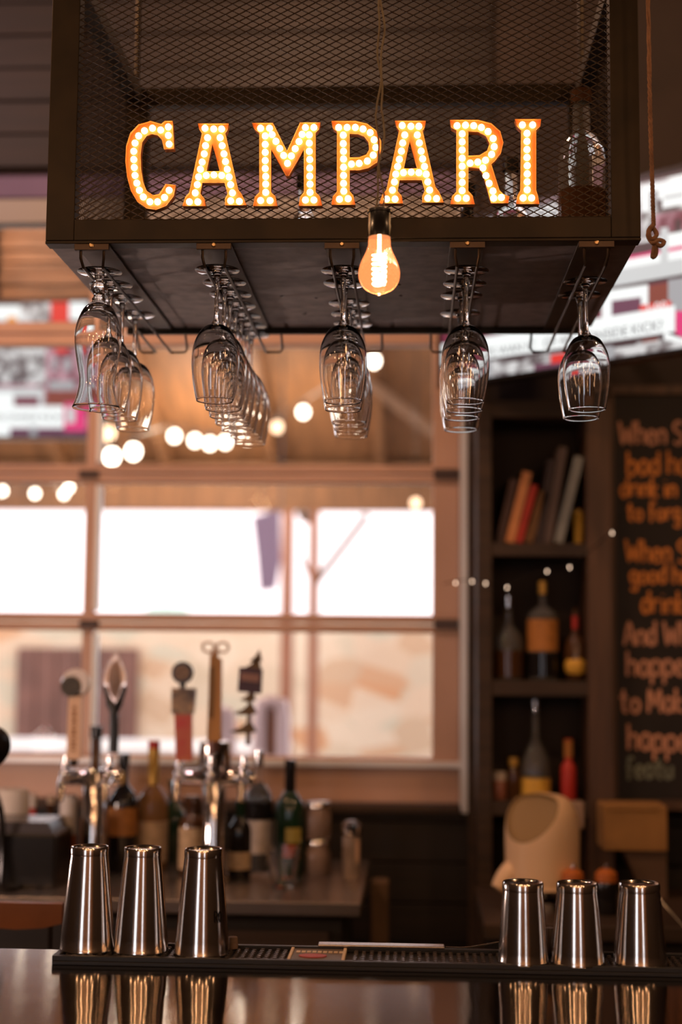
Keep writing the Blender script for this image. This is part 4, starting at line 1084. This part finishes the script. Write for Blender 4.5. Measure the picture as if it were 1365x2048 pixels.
b_ = lathe([(0, -0.002), (s(16), -0.002), (s(16), 0.002), (0, 0.002)], 28); bmesh.ops.rotate(b_, verts=b_.verts, matrix=Matrix.Rotation(PI/2, 3, 'X'))
obj('round_face', b_, mat('grey_brown_print', (0.24, 0.16, 0.12), 0.5, 0, 0.5, 110), t, True, loc=(s(-4), -0.010, s(172)))
obj('neck', tube([(s(-3), 0, s(140)), (s(-4), 0, s(152))], 0.008, 8), 'black', t)
# 4 wooden paddle with loops on top
t, p = handle('tap_handle', 'tall honey coloured wooden tap handle with curled loops on top', 428, 1482)
hw_ = mat('honey_wood', (0.50, 0.24, 0.07), 0.45, 0, 0.4, 6, (8, 8, 1))
obj('paddle', prism([(s(-13), -.010, 0), (s(15), -.010, 0), (s(13), -.010, s(160)), (s(-10), -.010, s(170))], 0.02), hw_, t)
obj('dark_inlay', bx((s(-9), -.0115, s(45)), (s(0), -.0095, s(145))), mat('dark_inlay', (0.16, 0.08, 0.02), 0.5), t)
b_ = bmesh.new()
for sx_ in (-1, 1):
    tube([Vector((sx_*s(14) + s(12)*math.cos(a), 0, s(183) + s(10)*math.sin(a))) for a in [i/16*2*PI for i in range(16)]], 0.0035, 6, b_, True)
tube([(0, 0, s(160)), (s(-6), 0, s(180))], 0.005, 6, b_); tube([(0, 0, s(160)), (s(6), 0, s(180))], 0.005, 6, b_)
obj('curled_loops', b_, mat('tan_horn', (0.40, 0.22, 0.11), 0.5), t, True)
obj('ferrule', lathe([(0, -s(22)), (0.013, -s(22)), (0.017, 0), (0, 0)], 16), mat('mauve_metal', (0.30, 0.17, 0.15), 0.3, 0.6), t, True)
# 5 pine tree handle with a square sign
t, p = handle('tap_handle', 'pine tree shaped tap handle with a square plum sign, rightmost', 497, 1490)
bk = mat('pine_bronze', (0.16, 0.10, 0.05), 0.6, 0, 0.3, 30)
b_ = bmesh.new()
tube([(s(-1), 0, 0), (s(2), 0, s(80)), (s(6), 0, s(150)), (s(20), 0, s(185))], [0.007, 0.006, 0.005, 0.003], 8, b_)
obj('trunk', b_, bk, t, True)
for z0_, wl, wr, xo in ((22, 38, 16, 0), (58, 32, 14, 2), (84, 22, 9, 5), (146, 26, 10, 14), (160, 18, 7, 18)):
    b_ = prism([(s(xo-wl), -.008, s(z0_+4)), (s(xo-wl*.5), -.008, s(z0_)), (s(xo+wr), -.008, s(z0_+3)), (s(xo+wr*.5), -.008, s(z0_+18)), (s(xo), -.008, s(z0_+24)), (s(xo-wl*.4), -.008, s(z0_+12))], 0.016)
    obj('pine_tier', b_, bk, t)
sq = obj('square_sign', prism([(s(-22), -.014, s(104)), (s(25), -.014, s(100)), (s(27), -.014, s(148)), (s(-19), -.014, s(152))], 0.012), mat('plum_sign', (0.05, 0.02, 0.035), 0.4), t)
obj('sign_band', prism([(s(-16), -.0155, s(126)), (s(20), -.0155, s(122)), (s(21), -.0155, s(138)), (s(-15), -.0155, s(141))], 0.002), mat('sign_band', (0.26, 0.14, 0.12), 0.5), t)

# 6 black round handle at the left edge
p = at(2, 1492, 3.2)
t = thing('espresso_lamp', 'black glossy round lamp head cut by the left edge of the view', 'lamp', (p.x, 3.2, zk))
hz = p.z - zk
b_ = lathe([(0, 0.030), (0.018, 0.026), (0.044, 0.008), (0.054, -0.012), (0.052, -0.016), (0.040, -0.004), (0, 0.004)], 32); bmesh.ops.rotate(b_, verts=b_.verts, matrix=Matrix.Rotation(PI/2-0.4, 3, 'X'))
b2_ = b_
obj('lamp_head', b2_, 'black', t, True, loc=(-0.035, 0, hz))
obj('lamp_stem', tube(smoothpts([(-0.03, 0.0, hz), (-0.10, 0.12, hz-0.02), (-0.14, 0.5, hz-0.2), (-0.14, 0.52, 0.0)], 6), 0.008, 8), 'black', t, True)
obj('lamp_base', lathe([(0, 0), (0.05, 0), (0.05, 0.01), (0.01, 0.02), (0, 0.02)], 24), 'black', t, True, loc=(-0.14, 0.52, 0.0))

# bottles on the back counter: label, px centre, base y px, depth, top y px, width px, kind
GB = 'liquor bottles on the back counter'
def kbottle(label, px, pyt, wpx, Y, m, extra=None, shoulder=0.55, neck=0.72, nr=0.30, name='liquor_bottle'):
    p = at(px, pyt, Y); x = X(px, (pyt+1720)/2, Y); r = wpx/2/FPX*Y; h = p.z - zk
    t = bottle(name, label, (x, Y, zk), bprof(r, h, max(r*nr, 0.009), h*shoulder, h*neck), m, [], GB)
    for pn, pm, a, b2, rr in (extra or []):
        if pn in ('cap', 'pourer', 'foil'):
            nr_ = max(r*nr, 0.009)
            obj(pn, lathe([(nr_*1.15, h*a), (nr_*1.2, h*b2), (0, h*b2)], 20), pm, t, True)
        elif pn.endswith('_label'): obj(pn, patch(r, h*a, h*b2, rr, rr+62), pm, t, True)
        else: obj(pn, lathe(band_p(r, h*a, h*b2), 28), pm, t, True)
    return t
kbottle('dark bottle with an amber neck and black cap behind the left tower column', 190, 1457, 50, 4.16, 'b_amber', [('cap', 'black', .93, 1.02, 1), ('label_band', 'l_orange', .12, .35, 1)], 0.62, 0.72, 0.42)
kbottle('squat dark bottle with an orange label and black cap beside the left tower', 246, 1512, 58, 4.05, 'b_dark', [('cap', 'black', .92, 1.02, 1), ('label_band', 'l_orange', .32, .56, 1)], 0.60, 0.76, 0.34)
kbottle('whisky bottle with a gold neck and cream label, third from the left tower', 306, 1484, 62, 4.12, 'b_yell', [('cap', 'red', .95, 1.01, 1), ('foil', 'gold', .66, .95, 1), ('label_band', 'l_cream', .06, .38, 1)], 0.52, 0.66, 0.32)
kbottle('green bottle with a dark shoulder standing behind the amber tap handle', 348, 1560, 52, 4.26, 'b_green', [('cap', 'b_green', .9, 1.01, 1)], 0.5, 0.75, 0.4)
kbottle('brown bottle with a tall cream label left of the middle tower', 384, 1596, 50, 4.03, 'b_amber', [('cap', 'b_amber', .9, 1.03, 1), ('label_band', 'l_cream', .08, .62, 1)], 0.66, 0.82, 0.55)
kbottle('dark bottle with a round cream label right of the middle tower', 480, 1600, 46, 3.98, 'b_dark', [('label_band', 'l_cream', .12, .34, 1), ('foil', 'b_green', .8, 1.0, 1)], 0.6, 0.8, 0.4)
kbottle('clear spirit bottle with steel pourer and white label', 517, 1508, 56, 4.10, 'b_clear', [('pourer', 'chrome', .90, 1.03, 1), ('label_band', 'l_white', .16, .44, 1), ('dark_band', 'b_dark', .45, .60, 1)], 0.60, 0.76, 0.28)
kbottle('dark green wine bottle with a yellow and red label, right of the others', 580, 1521, 60, 4.05, 'b_green', [('foil', 'b_dark', .72, 1.01, 1), ('red_label', mat('orange_red_print', (0.5, 0.09, 0.02), .5), .15, .27, -18), ('yellow_label', mat('dull_yellow_print', (0.40, 0.30, 0.06), .5), .29, .42, -10)], 0.56, 0.74, 0.32)
# far-left: juice bottle, register, towel roll, red squeeze bottle
kbottle('white necked pour bottle of orange juice left of the left tower', 136, 1590, 34, 3.95, 'juice', [('neck_sleeve', 'white', .52, .985, 1), ('cap', 'white', .95, 1.0, 1)], 0.95, 0.98, 0.8, 'juice_bottle')
kbottle('red squeeze bottle behind the black till, far left', 64, 1588, 24, 4.2, 'red', [('cap', 'white', .8, 1.0, 1)], 0.6, 0.75, 0.3, 'squeeze_bottle')
kbottle('narrow dark bottle behind the black till', 100, 1592, 22, 4.25, 'b_amber', [('cap', 'l_white', .88, 1.0, 1)], 0.6, 0.75, 0.4)
p = onz(50, 1755, zk)
till = thing('till_printer', 'black till printer with a grey sloped lid, far left on the counter', 'printer', (X(40, 1700, 3.75), 3.75, zk))
hh = Z(40, 1668, 3.75) - zk
obj('case', bx((-0.16, 0.0, 0), (0.095, 0.2, hh), 0.008), 'black', till)
obj('lid', prism([(-0.15, 0.01, hh), (0.085, 0.01, hh), (0.07, 0.01, hh+0.03), (-0.13, 0.01, hh+0.03)], 0.16), mat('grey_lid', (0.06, 0.05, 0.05), 0.25), till)
tr = thing('towel_roll', 'white paper towel roll behind the till, far left', 'paper roll', (X(18, 1640, 4.0), 4.0, zk))
hh = Z(18, 1578, 4.0) - zk
obj('roll', lathe([(0.018, 0.0), (0.052, 0.0), (0.055, 0.006), (0.055, hh-0.01), (0.048, hh), (0.018, hh)], 32, closed=True), mat('paper_white', (0.55, 0.50, 0.46), 0.8), tr, True)
# salt shakers, jars and rocks glass at the right end
def jar(label, px, py0, wpx, Y, pybase):
    x = X(px, 1680, Y); r = wpx/2/FPX*Y; h = Z(px, py0, Y) - zk
    t = thing('stacked_jars', label, 'jar', (x, Y, zk))
    hb = h*0.47
    for k in range(2):
        z0 = k*(hb+0.004)
        obj('jar', lathe([(0, z0), (r*.9, z0), (r, z0+.006), (r, z0+hb*.6), (r*.82, z0+hb*.78), (r*.8, z0+hb*.86), (0, z0+hb*.86)], 28), mat('brownish_glass', (0.30, 0.20, 0.15), 0.08, trans=0.3, ior=1.3), t, True)
        obj('lid', lathe([(0, z0+hb*.86), (r*.86, z0+hb*.86), (r*.86, z0+hb*.97), (r*.8, z0+hb), (0, z0+hb)], 28), 'steel', t, True)
jar('two stacked glass jars with steel lids right of the green wine bottle', 637, 1597, 52, 4.06, 1740)
def shaker(label, px, py0, wpx, Y):
    x = X(px, 1690, Y); r = wpx/2/FPX*Y; h = Z(px, py0, Y) - zk
    t = thing('cheese_shaker', label, 'shaker', (x, Y, zk))
    b_ = lathe([(0, 0), (r*.95, 0), (r, .005), (r, h*.68), (r*.86, h*.74), (0, h*.74)], 12)
    obj('faceted_jar', b_, mat('faceted_glass', (0.55, 0.42, 0.34), 0.05, 0.5), t)
    b_ = lathe([(0, h*.74), (r*1.0, h*.74), (r*1.08, h*.78), (r*1.08, h*.9), (r*.6, h*.99), (0, h)], 24)
    obj('cap', b_, 'chrome', t, True)
shaker('faceted glass shaker with chrome cap at the right end of the back counter', 703, 1640, 36, 4.0)
Yg = onz(567, 1776, zk).y
x = X(566, 1735, Yg+.03); kx = Yg/FPX
rp = [(0, 0), (22*kx, 0), (25*kx, .004), (34*kx, 76*kx), (31.8*kx, 76*kx), (22*kx, .018), (0, .014)]
rg = obj('rocks_glass', lathe(rp, 32), 'glass', None, True, loc=(x, Yg+0.035, zk)); tag(rg, 'empty rocks glass near the front edge of the back counter', 'glass')

# bar stool back behind the bar at the left
YSt = 3.0
sa = at(-60, 1828, YSt); sb_ = at(124, 1828, YSt); hw2 = (sb_.x - sa.x)/2
stl = thing('bar_stool', 'orange brown wooden stool back with steel rods, lower left behind the bar', 'stool', ((sa.x+sb_.x)/2, YSt, 0))
ztp, zbt = Z(60, 1806, YSt), Z(60, 1860, YSt)
pts = [(-hw2, 0, ztp), (hw2, 0, ztp), (hw2, 0, zbt+0.014), (hw2*.6, 0, zbt+0.004), (0, 0, zbt), (-hw2*.6, 0, zbt+0.004), (-hw2, 0, zbt+0.014)]
obj('backrest', prism(pts, 0.018), mat('orange_wood', (0.30, 0.10, 0.025), 0.4, 0, 0.3, 6), stl)
for sx_ in (-0.3, 0.45): obj('back_rod', tube([(sx_*hw2*1.6, 0.012, zbt+0.01), (sx_*hw2*1.6, 0.02, 0.62)], 0.006, 8), 'steel', stl, True)
obj('seat', lathe([(0, 0.60), (0.16, 0.60), (0.17, 0.61), (0.165, 0.63), (0, 0.625)], 28), mat('stool_seat_wood', (0.25, 0.09, 0.03), 0.4), stl, True, loc=(0, 0.12, 0))
for ax, ay in ((-.11, 0), (.11, 0), (-.11, .22), (.11, .22)): obj('leg', tube([(ax, ay+.01, 0.60), (ax*1.4, ay*1.2-.02, 0)], 0.009, 8), 'black', stl, True)

# ------------------------------------------------------------------ shelves at the right, their books and bottles
YK0, YK1 = 4.36, 4.575
bc = thing('bookcase', 'dark wooden shelf unit right of the glass door', 'bookcase', (0, 0, 0))
c0, c1, c2, c3 = X(955, 1200, YK0), X(985, 1200, YK0), X(1176, 1200, YK0), X(1226, 1200, YK0)
ztc = Z(1080, 800, YK0)
obj('side_panel', bx((c0, YK0, 0), (c1, YK1, ztc), 0.003), 'darkwood', bc)
obj('side_panel', bx((c2, YK0, 0), (c3, YK1, ztc), 0.003), 'postwood', bc)
obj('back_panel', bx((c1, YK1-0.012, 0.5), (c2, YK1, ztc)), 'wall', bc)
shelf_z = []
for a, b2 in ((800, 835), (1086, 1112), (1362, 1392), (1604, 1632)):
    za_, zb_ = Z(1080, a, YK0), Z(1080, b2, YK0)
    obj('shelf_board', bx((c1, YK0+0.002, zb_), (c2, YK1-0.012, za_), 0.002), 'darkwood', bc); shelf_z.append(za_)
# kick trim at the board edge
zA, zB, zC_ = shelf_z[1], shelf_z[2], shelf_z[3]
def book(label, pxb, pxt, pyt, wpx, m, band=None):
    """leaning book: bottom centre pxb on shelf A, top centre (pxt, pyt)"""
    Yb = YK0+0.03; k = Yb/FPX
    b0 = Vector((X(pxb, 1085, Yb), 0, zA)); tp = at(pxt, pyt, Yb); tp = Vector((tp.x, 0, tp.z))
    d = tp - b0; L = d.length; ang = math.atan2(d.x, d.z); wv = wpx*k
    t = thing('book', label, 'book', (b0.x + wv/2*math.cos(ang)*0 , Yb, zA + wv/2*abs(math.sin(ang))), 'books leaning on the top shelf')
    t.rotation_euler = (0, ang, 0)
    mm = mat('book_cover', m, 0.55, 0, 0.15, 20)
    bm = bmesh.new()
    box(bm, (-wv/2, 0, 0), (wv/2, 0.003, L), 0.0008); box(bm, (-wv/2, 0.003, 0), (-wv/2+0.002, 0.14, L)); box(bm, (wv/2-0.002, 0.003, 0), (wv/2, 0.14, L))
    obj('cover', bm, mm, t)
    obj('pages', bx((-wv/2+0.0025, 0.004, 0.003), (wv/2-0.0025, 0.135, L-0.003)), 'l_cream', t)
    if band: obj('spine_label', bx((-wv/2+0.001, -0.0012, L*0.25), (wv/2-0.001, 0.0, L*0.6)), mat('spine_print', band, 0.6), t)
book('dark brown book, leftmost of the leaning books', 1000, 1030, 960, 16, (0.05, 0.02, 0.015))
book('tall orange book leaning right on the top shelf', 1020, 1056, 946, 18, (0.62, 0.25, 0.09))
book('bright red book pressed against the orange one', 1038, 1070, 972, 14, (0.45, 0.03, 0.015))
book('mustard brown book right of the red one', 1058, 1090, 985, 17, (0.16, 0.07, 0.015))
book('thin black book near the middle of the leaning row', 1078, 1106, 920, 15, (0.035, 0.02, 0.02))
book('tall grey brown book behind the pale blue one', 1096, 1128, 895, 17, (0.12, 0.08, 0.065))
book('pale blue grey book leaning right on the top shelf', 1118, 1160, 915, 18, (0.30, 0.31, 0.28))
GS = 'bottles on the right shelves'
def sbottle(name, label, px, pyt, wpx, zsh, m, parts, shoulder=0.55, neck=0.72, nr=0.3, Y=YK0+0.075, rprof=None):
    x = X(px, pyt+120, Y); r = wpx/2/FPX*Y; h = Z(px, pyt, Y) - zsh
    t = bottle(name, label, (x, Y, zsh), rprof(r, h) if rprof else bprof(r, h, max(r*nr, 0.008), h*shoulder, h*neck), m, [], GS)
    for pn, pm, a, b2 in parts:
        if pn in ('cap', 'stopper'):
            nr_ = max(r*nr, 0.008); obj(pn, lathe([(nr_*1.15, h*a), (nr_*1.2, h*b2), (0, h*b2)], 20), pm, t, True)
        else: obj(pn, lathe(band_p(r, h*a, h*b2), 28), pm, t, True)
    return t
sbottle('yellow_tin', 'small mustard yellow tin at the right end of the book shelf', 1158, 1020, 20, zA, 'l_yellow', [('cap', 'gold', .9, 1.0)], 0.9, 0.95, 0.8)
sbottle('decanter', 'glass decanter with stopper and brown liquor on the middle shelf', 1017, 1195, 60, zB, 'b_clear', [('liquor_band', 'b_amber', .04, .36), ('stopper', 'chrome', .88, 1.02)], 0.42, 0.68, 0.24)
sbottle('liquor_bottle', 'tall bottle with an orange label in the centre of the middle shelf', 1086, 1165, 60, zB, 'b_clear', [('label_band', 'l_orange', .30, .62), ('lower_band', 'b_dark', .04, .28), ('cap', 'gold', .88, 1.01)], 0.64, 0.76, 0.22)
sbottle('flask', 'small flask with a round yellow label on the middle shelf', 1152, 1218, 46, zB, 'b_amber', [('cap', 'red', .72, .90)], 0, 0, 0.24, rprof=lambda r, h: spline2([(0, 0), (r*.7, 0.002), (r, h*.28), (r*.8, h*.55), (r*.24, h*.68), (r*.22, h*.98), (0, h)], 4))
sbottle('liquor_bottle', 'tall clear tapering bottle in the centre of the lowest shelf', 1072, 1403, 56, zC_, 'b_clear', [('label_band', 'l_yellow', .05, .22), ('cap', 'chrome', .90, 1.01)], 0.30, 0.62, 0.22)
sbottle('spice_jar', 'small pink capped jar on the left of the lowest shelf', 1000, 1545, 26, zC_, mat('pink_jar', (0.35, 0.13, 0.08), 0.3), [('cap', 'l_white', .7, 1.02)], 0.7, 0.8, 0.85)
sbottle('spice_jar', 'brown glass jar second from the left on the lowest shelf', 1028, 1515, 28, zC_, 'b_amber', [('cap', 'gold', .8, 1.0)], 0.6, 0.8, 0.6)
sbottle('squeeze_bottle', 'red squeeze bottle with a pale tip on the lowest shelf, right', 1138, 1478, 30, zC_, 'red', [('cap', 'l_orange', .70, .98)], 0.5, 0.66, 0.5)
fk = [o for o in bpy.data.objects if o.name == 'flask'][0]
fr_ = 23/FPX*(YK0+.075)
obj('round_label', sphere((0, -fr_*.15, fr_*1.35), fr_*1.02, None, 2, (1, .95, 1.25)), 'l_yellow', fk, True)
# glowing dots standing in for string lights reflected at the shelves
fl = thing('reflected_glints', 'tiny glowing dots painting reflected string lights across the shelf unit', 'string light', (0, 0, 0))
fp = [(888, 1172), (912, 1166), (945, 1163), (972, 1167), (1015, 1175), (1095, 1143), (1140, 1135), (1225, 1066), (1240, 1030)]
Yl = YK0-0.02
obj('wire', tube(smoothpts([at(a, b2, Yl)+Vector((0, 0, .006)) for a, b2 in fp], 5), 0.0012, 4), 'black', fl)  # added wire strung through the painted reflections
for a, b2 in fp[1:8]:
    obj('reflected_glint', sphere(at(a, b2, Yl), 0.0022, None, 1, (1, 1, 2.2)), 'glint', fl)

# chalkboard
YCb = 4.42
cb = thing('chalkboard', 'black chalkboard with handwritten orange and pink verses at the right edge', 'chalkboard', (0, YCb, 0))
zc0, zc1 = Z(1300, 1600, YCb), Z(1300, 790, YCb)
xa, xb = X(1232, 1200, YCb), X(1232, 1200, YCb)+0.62
obj('board', bx((xa, 0, zc0), (xb, 0.03, zc1), 0.002), 'chalkb', cb)
obj('frame', bx((xa-0.012, -0.008, zc0-0.03), (xa, 0.03, zc1+0.03), 0.002), 'postwood', cb)
obj('frame', bx((xb, -0.008, zc0-0.03), (xb+0.03, 0.03, zc1+0.03), 0.002), 'postwood', cb)
obj('frame', bx((xa, -0.008, zc1), (xb, 0.03, zc1+0.03), 0.002), 'postwood', cb)
obj('frame', bx((xa, -0.008, zc0-0.03), (xb, 0.03, zc0), 0.002), 'postwood', cb)
obj('wall_bracket', bx((xa+0.1, 0.03, zc1-0.2), (xb-0.1, YB-0.001-YCb, zc1-0.1)), 'beam', cb)
lines = [('When S', 1240, 888, 46, 'chalkp'), ('bad ha', 1257, 948, 46, 'chalko'), ('drink in', 1243, 993, 38, 'chalko'), ('to forg', 1256, 1040, 36, 'chalko'),
         ('When S', 1253, 1124, 44, 'chalko'), ('good ha', 1262, 1166, 38, 'chalko'), ('drink', 1285, 1226, 44, 'chalko'),
         ('And Wh', 1250, 1290, 46, 'chalkp'), ('happe', 1256, 1350, 48, 'chalkp'), ('to Mak', 1242, 1424, 46, 'chalkp'), ('happe', 1258, 1500, 50, 'chalkp'), ('featu', 1254, 1556, 40, 'chalkg')]
kc_ = YCb/FPX
for s_, px, py, hp, m_ in lines:
    bm = bmesh.new(); q = at(px, py, YCb)
    word(s_, q.x, q.z, hp*kc_, hp*kc_*(1.02 if s_[0] in 'WAM' else 1.10), 0, 3.3*kc_, bm)
    for v in bm.verts: v.co.y -= 0.0005
    obj('chalk_words', bm, m_, cb)

# cream citrus juicer and its neighbours on the right counter
YJ = 4.02
jx = X(1085, 1680, YJ); kj = YJ/FPX
jz0 = Z(1085, 1772, YJ)
ju = thing('citrus_juicer', 'cream coloured dome citrus juicer with a spout, below the shelves', 'juicer', (jx, YJ, zr_))
base_h = jz0 - zr_
print('juicer base h', base_h)
cm = mat('cream_enamel', (0.80, 0.54, 0.32), 0.4)
rj = 72*kj; hj = 180*kj
b_ = lathe(spline2([(0, base_h), (rj*.93, base_h), (rj, base_h+.012), (rj*1.0, base_h+hj*.30), (rj*1.0, base_h+hj*.62), (rj*.90, base_h+hj*.82), (rj*.62, base_h+hj*.955), (0, base_h+hj)], 5), 48)
pA_, pB_, pC_ = Vector((-rj*.15, 0, base_h+hj*1.0)), Vector((-rj*1.0, -rj*.1, base_h+hj*.655)), Vector((rj*.12, -rj*.92, base_h+hj*.70))
nn = (pB_-pA_).cross(pC_-pA_).normalized()
if nn.z < 0: nn = -nn
geo = bmesh.ops.bisect_plane(b_, geom=b_.verts[:]+b_.edges[:]+b_.faces[:], plane_co=pA_, plane_no=nn, clear_outer=True)
cut = [v.co.copy() for v in geo['geom_cut'] if isinstance(v, bmesh.types.BMVert)]
obj('dome_body', b_, cm, ju, True)
cen = sum(cut, Vector())/len(cut); ex = (cut[0]-cen).normalized(); ey = nn.cross(ex)
cut.sort(key=lambda v: math.atan2((v-cen).dot(ey), (v-cen).dot(ex)))
bm = bmesh.new()
R1 = [bm.verts.new(v) for v in cut]; R2 = [bm.verts.new(cen + (v-cen)*.93 + nn*.002) for v in cut]; R3 = [bm.verts.new(cen + (v-cen)*.88 - nn*.006) for v in cut]
cv = bm.verts.new(cen - nn*.022); n_ = len(cut)
for i in range(n_):
    j = (i+1) % n_
    bm.faces.new((R1[i], R1[j], R2[j], R2[i])); bm.faces.new((R2[i], R2[j], R3[j], R3[i])); bm.faces.new((R3[i], R3[j], cv))
bmesh.ops.recalc_face_normals(bm, faces=bm.faces)
obj('mouth', bm, mat('tan_bowl', (0.26, 0.16, 0.06), 0.6), ju, True)
b_ = tube(smoothpts([(-rj*.55, -.02, base_h+.055), (-rj*.95, -.03, base_h+.03), (-rj*1.22, -.04, base_h-.004)], 5), [.038, .037, .035, .034, .033, .030, .028, .026, .024, .022, .021], 16)
obj('spout', b_, cm, ju, True)
obj('stand', lathe([(0, 0), (rj*.8, 0), (rj*.8, .02), (rj*.35, .03), (rj*.35, base_h), (0, base_h)], 28), 'chrome', ju, True)
obj('switch_box', bx((rj*.75, -.02, base_h+hj*.62), (rj*1.12, .05, base_h+hj*.90), .004), mat('taupe_plastic', (0.30, 0.20, 0.14), .5), ju)
obj('seam_ring', lathe(band_p(rj, base_h+hj*.44, base_h+hj*.46), 36), cm, ju, True)
for i, px in enumerate((1146, 1213)):
    x = X(px, 1760, 3.92); h = Z(px, 1728, 3.92) - zr_
    t = thing('pour_bottle', ['orange capped bottle just right of the juicer', 'orange capped bottle below the cardboard box'][i], 'bottle', (x, 3.92, zr_), 'orange capped bottles')
    r = .030
    obj('body', lathe([(0, 0), (r*.95, 0), (r, .004), (r, h*.62), (r*.95, h*.66), (0, h*.66)], 24), 'b_dark', t, True)
    obj('cap', lathe([(0, h*.66), (r*1.0, h*.66), (r*.95, h*.82), (r*.5, h*.9), (0, h*.92)], 24), mat('orange_cap', (0.45, 0.12, 0.02), .5), t, True)
    obj('pourer', tube([(0, 0, h*.9), (0.003, 0, h*1.0)], .005, 8), 'chrome', t, True)
YCx = 4.16
cbx = thing('cardboard_box', 'brown cardboard box under the chalkboard', 'box', (X(1272, 1700, YCx), YCx, zr_))
hw3 = 62*YCx/FPX; z1_, z2_ = Z(1272, 1702, YCx)-zr_, Z(1272, 1612, YCx)-zr_
cm2 = mat('cardboard', (0.36, 0.18, 0.055), .8, 0, .2, 12)
obj('carton', bx((-hw3, 0, z1_), (hw3, .14, z2_), .003), cm2, cbx)
obj('flap', bx((-hw3*.9, -.004, z2_-.012), (hw3*.7, .0, z2_+.004), .001), cm2, cbx)
pts = [(-hw3*.35, .02, z1_), (hw3, .02, z1_), (hw3, .02, 0), (hw3*.3, .02, 0)]
obj('support', prism(pts, .1), mat('dull_card', (0.12, 0.07, 0.045), .8), cbx)
# slanting steel rod at the right edge
ch = thing('metal_chute', 'slanting thin steel rod at the lower right edge', 'rod', (0, 0, 0))
Yq = 3.4
obj('rod', tube([at(1322, 1800, Yq), at(1372, 1860, Yq-.05), at(1440, 1945, Yq-.1)], .003, 8), 'steel', ch, True)
obj('rod_foot', tube([at(1322, 1800, Yq), Vector((at(1322, 1800, Yq).x, 3.82, zr_-.02))], .004, 8), 'steel', ch, True)
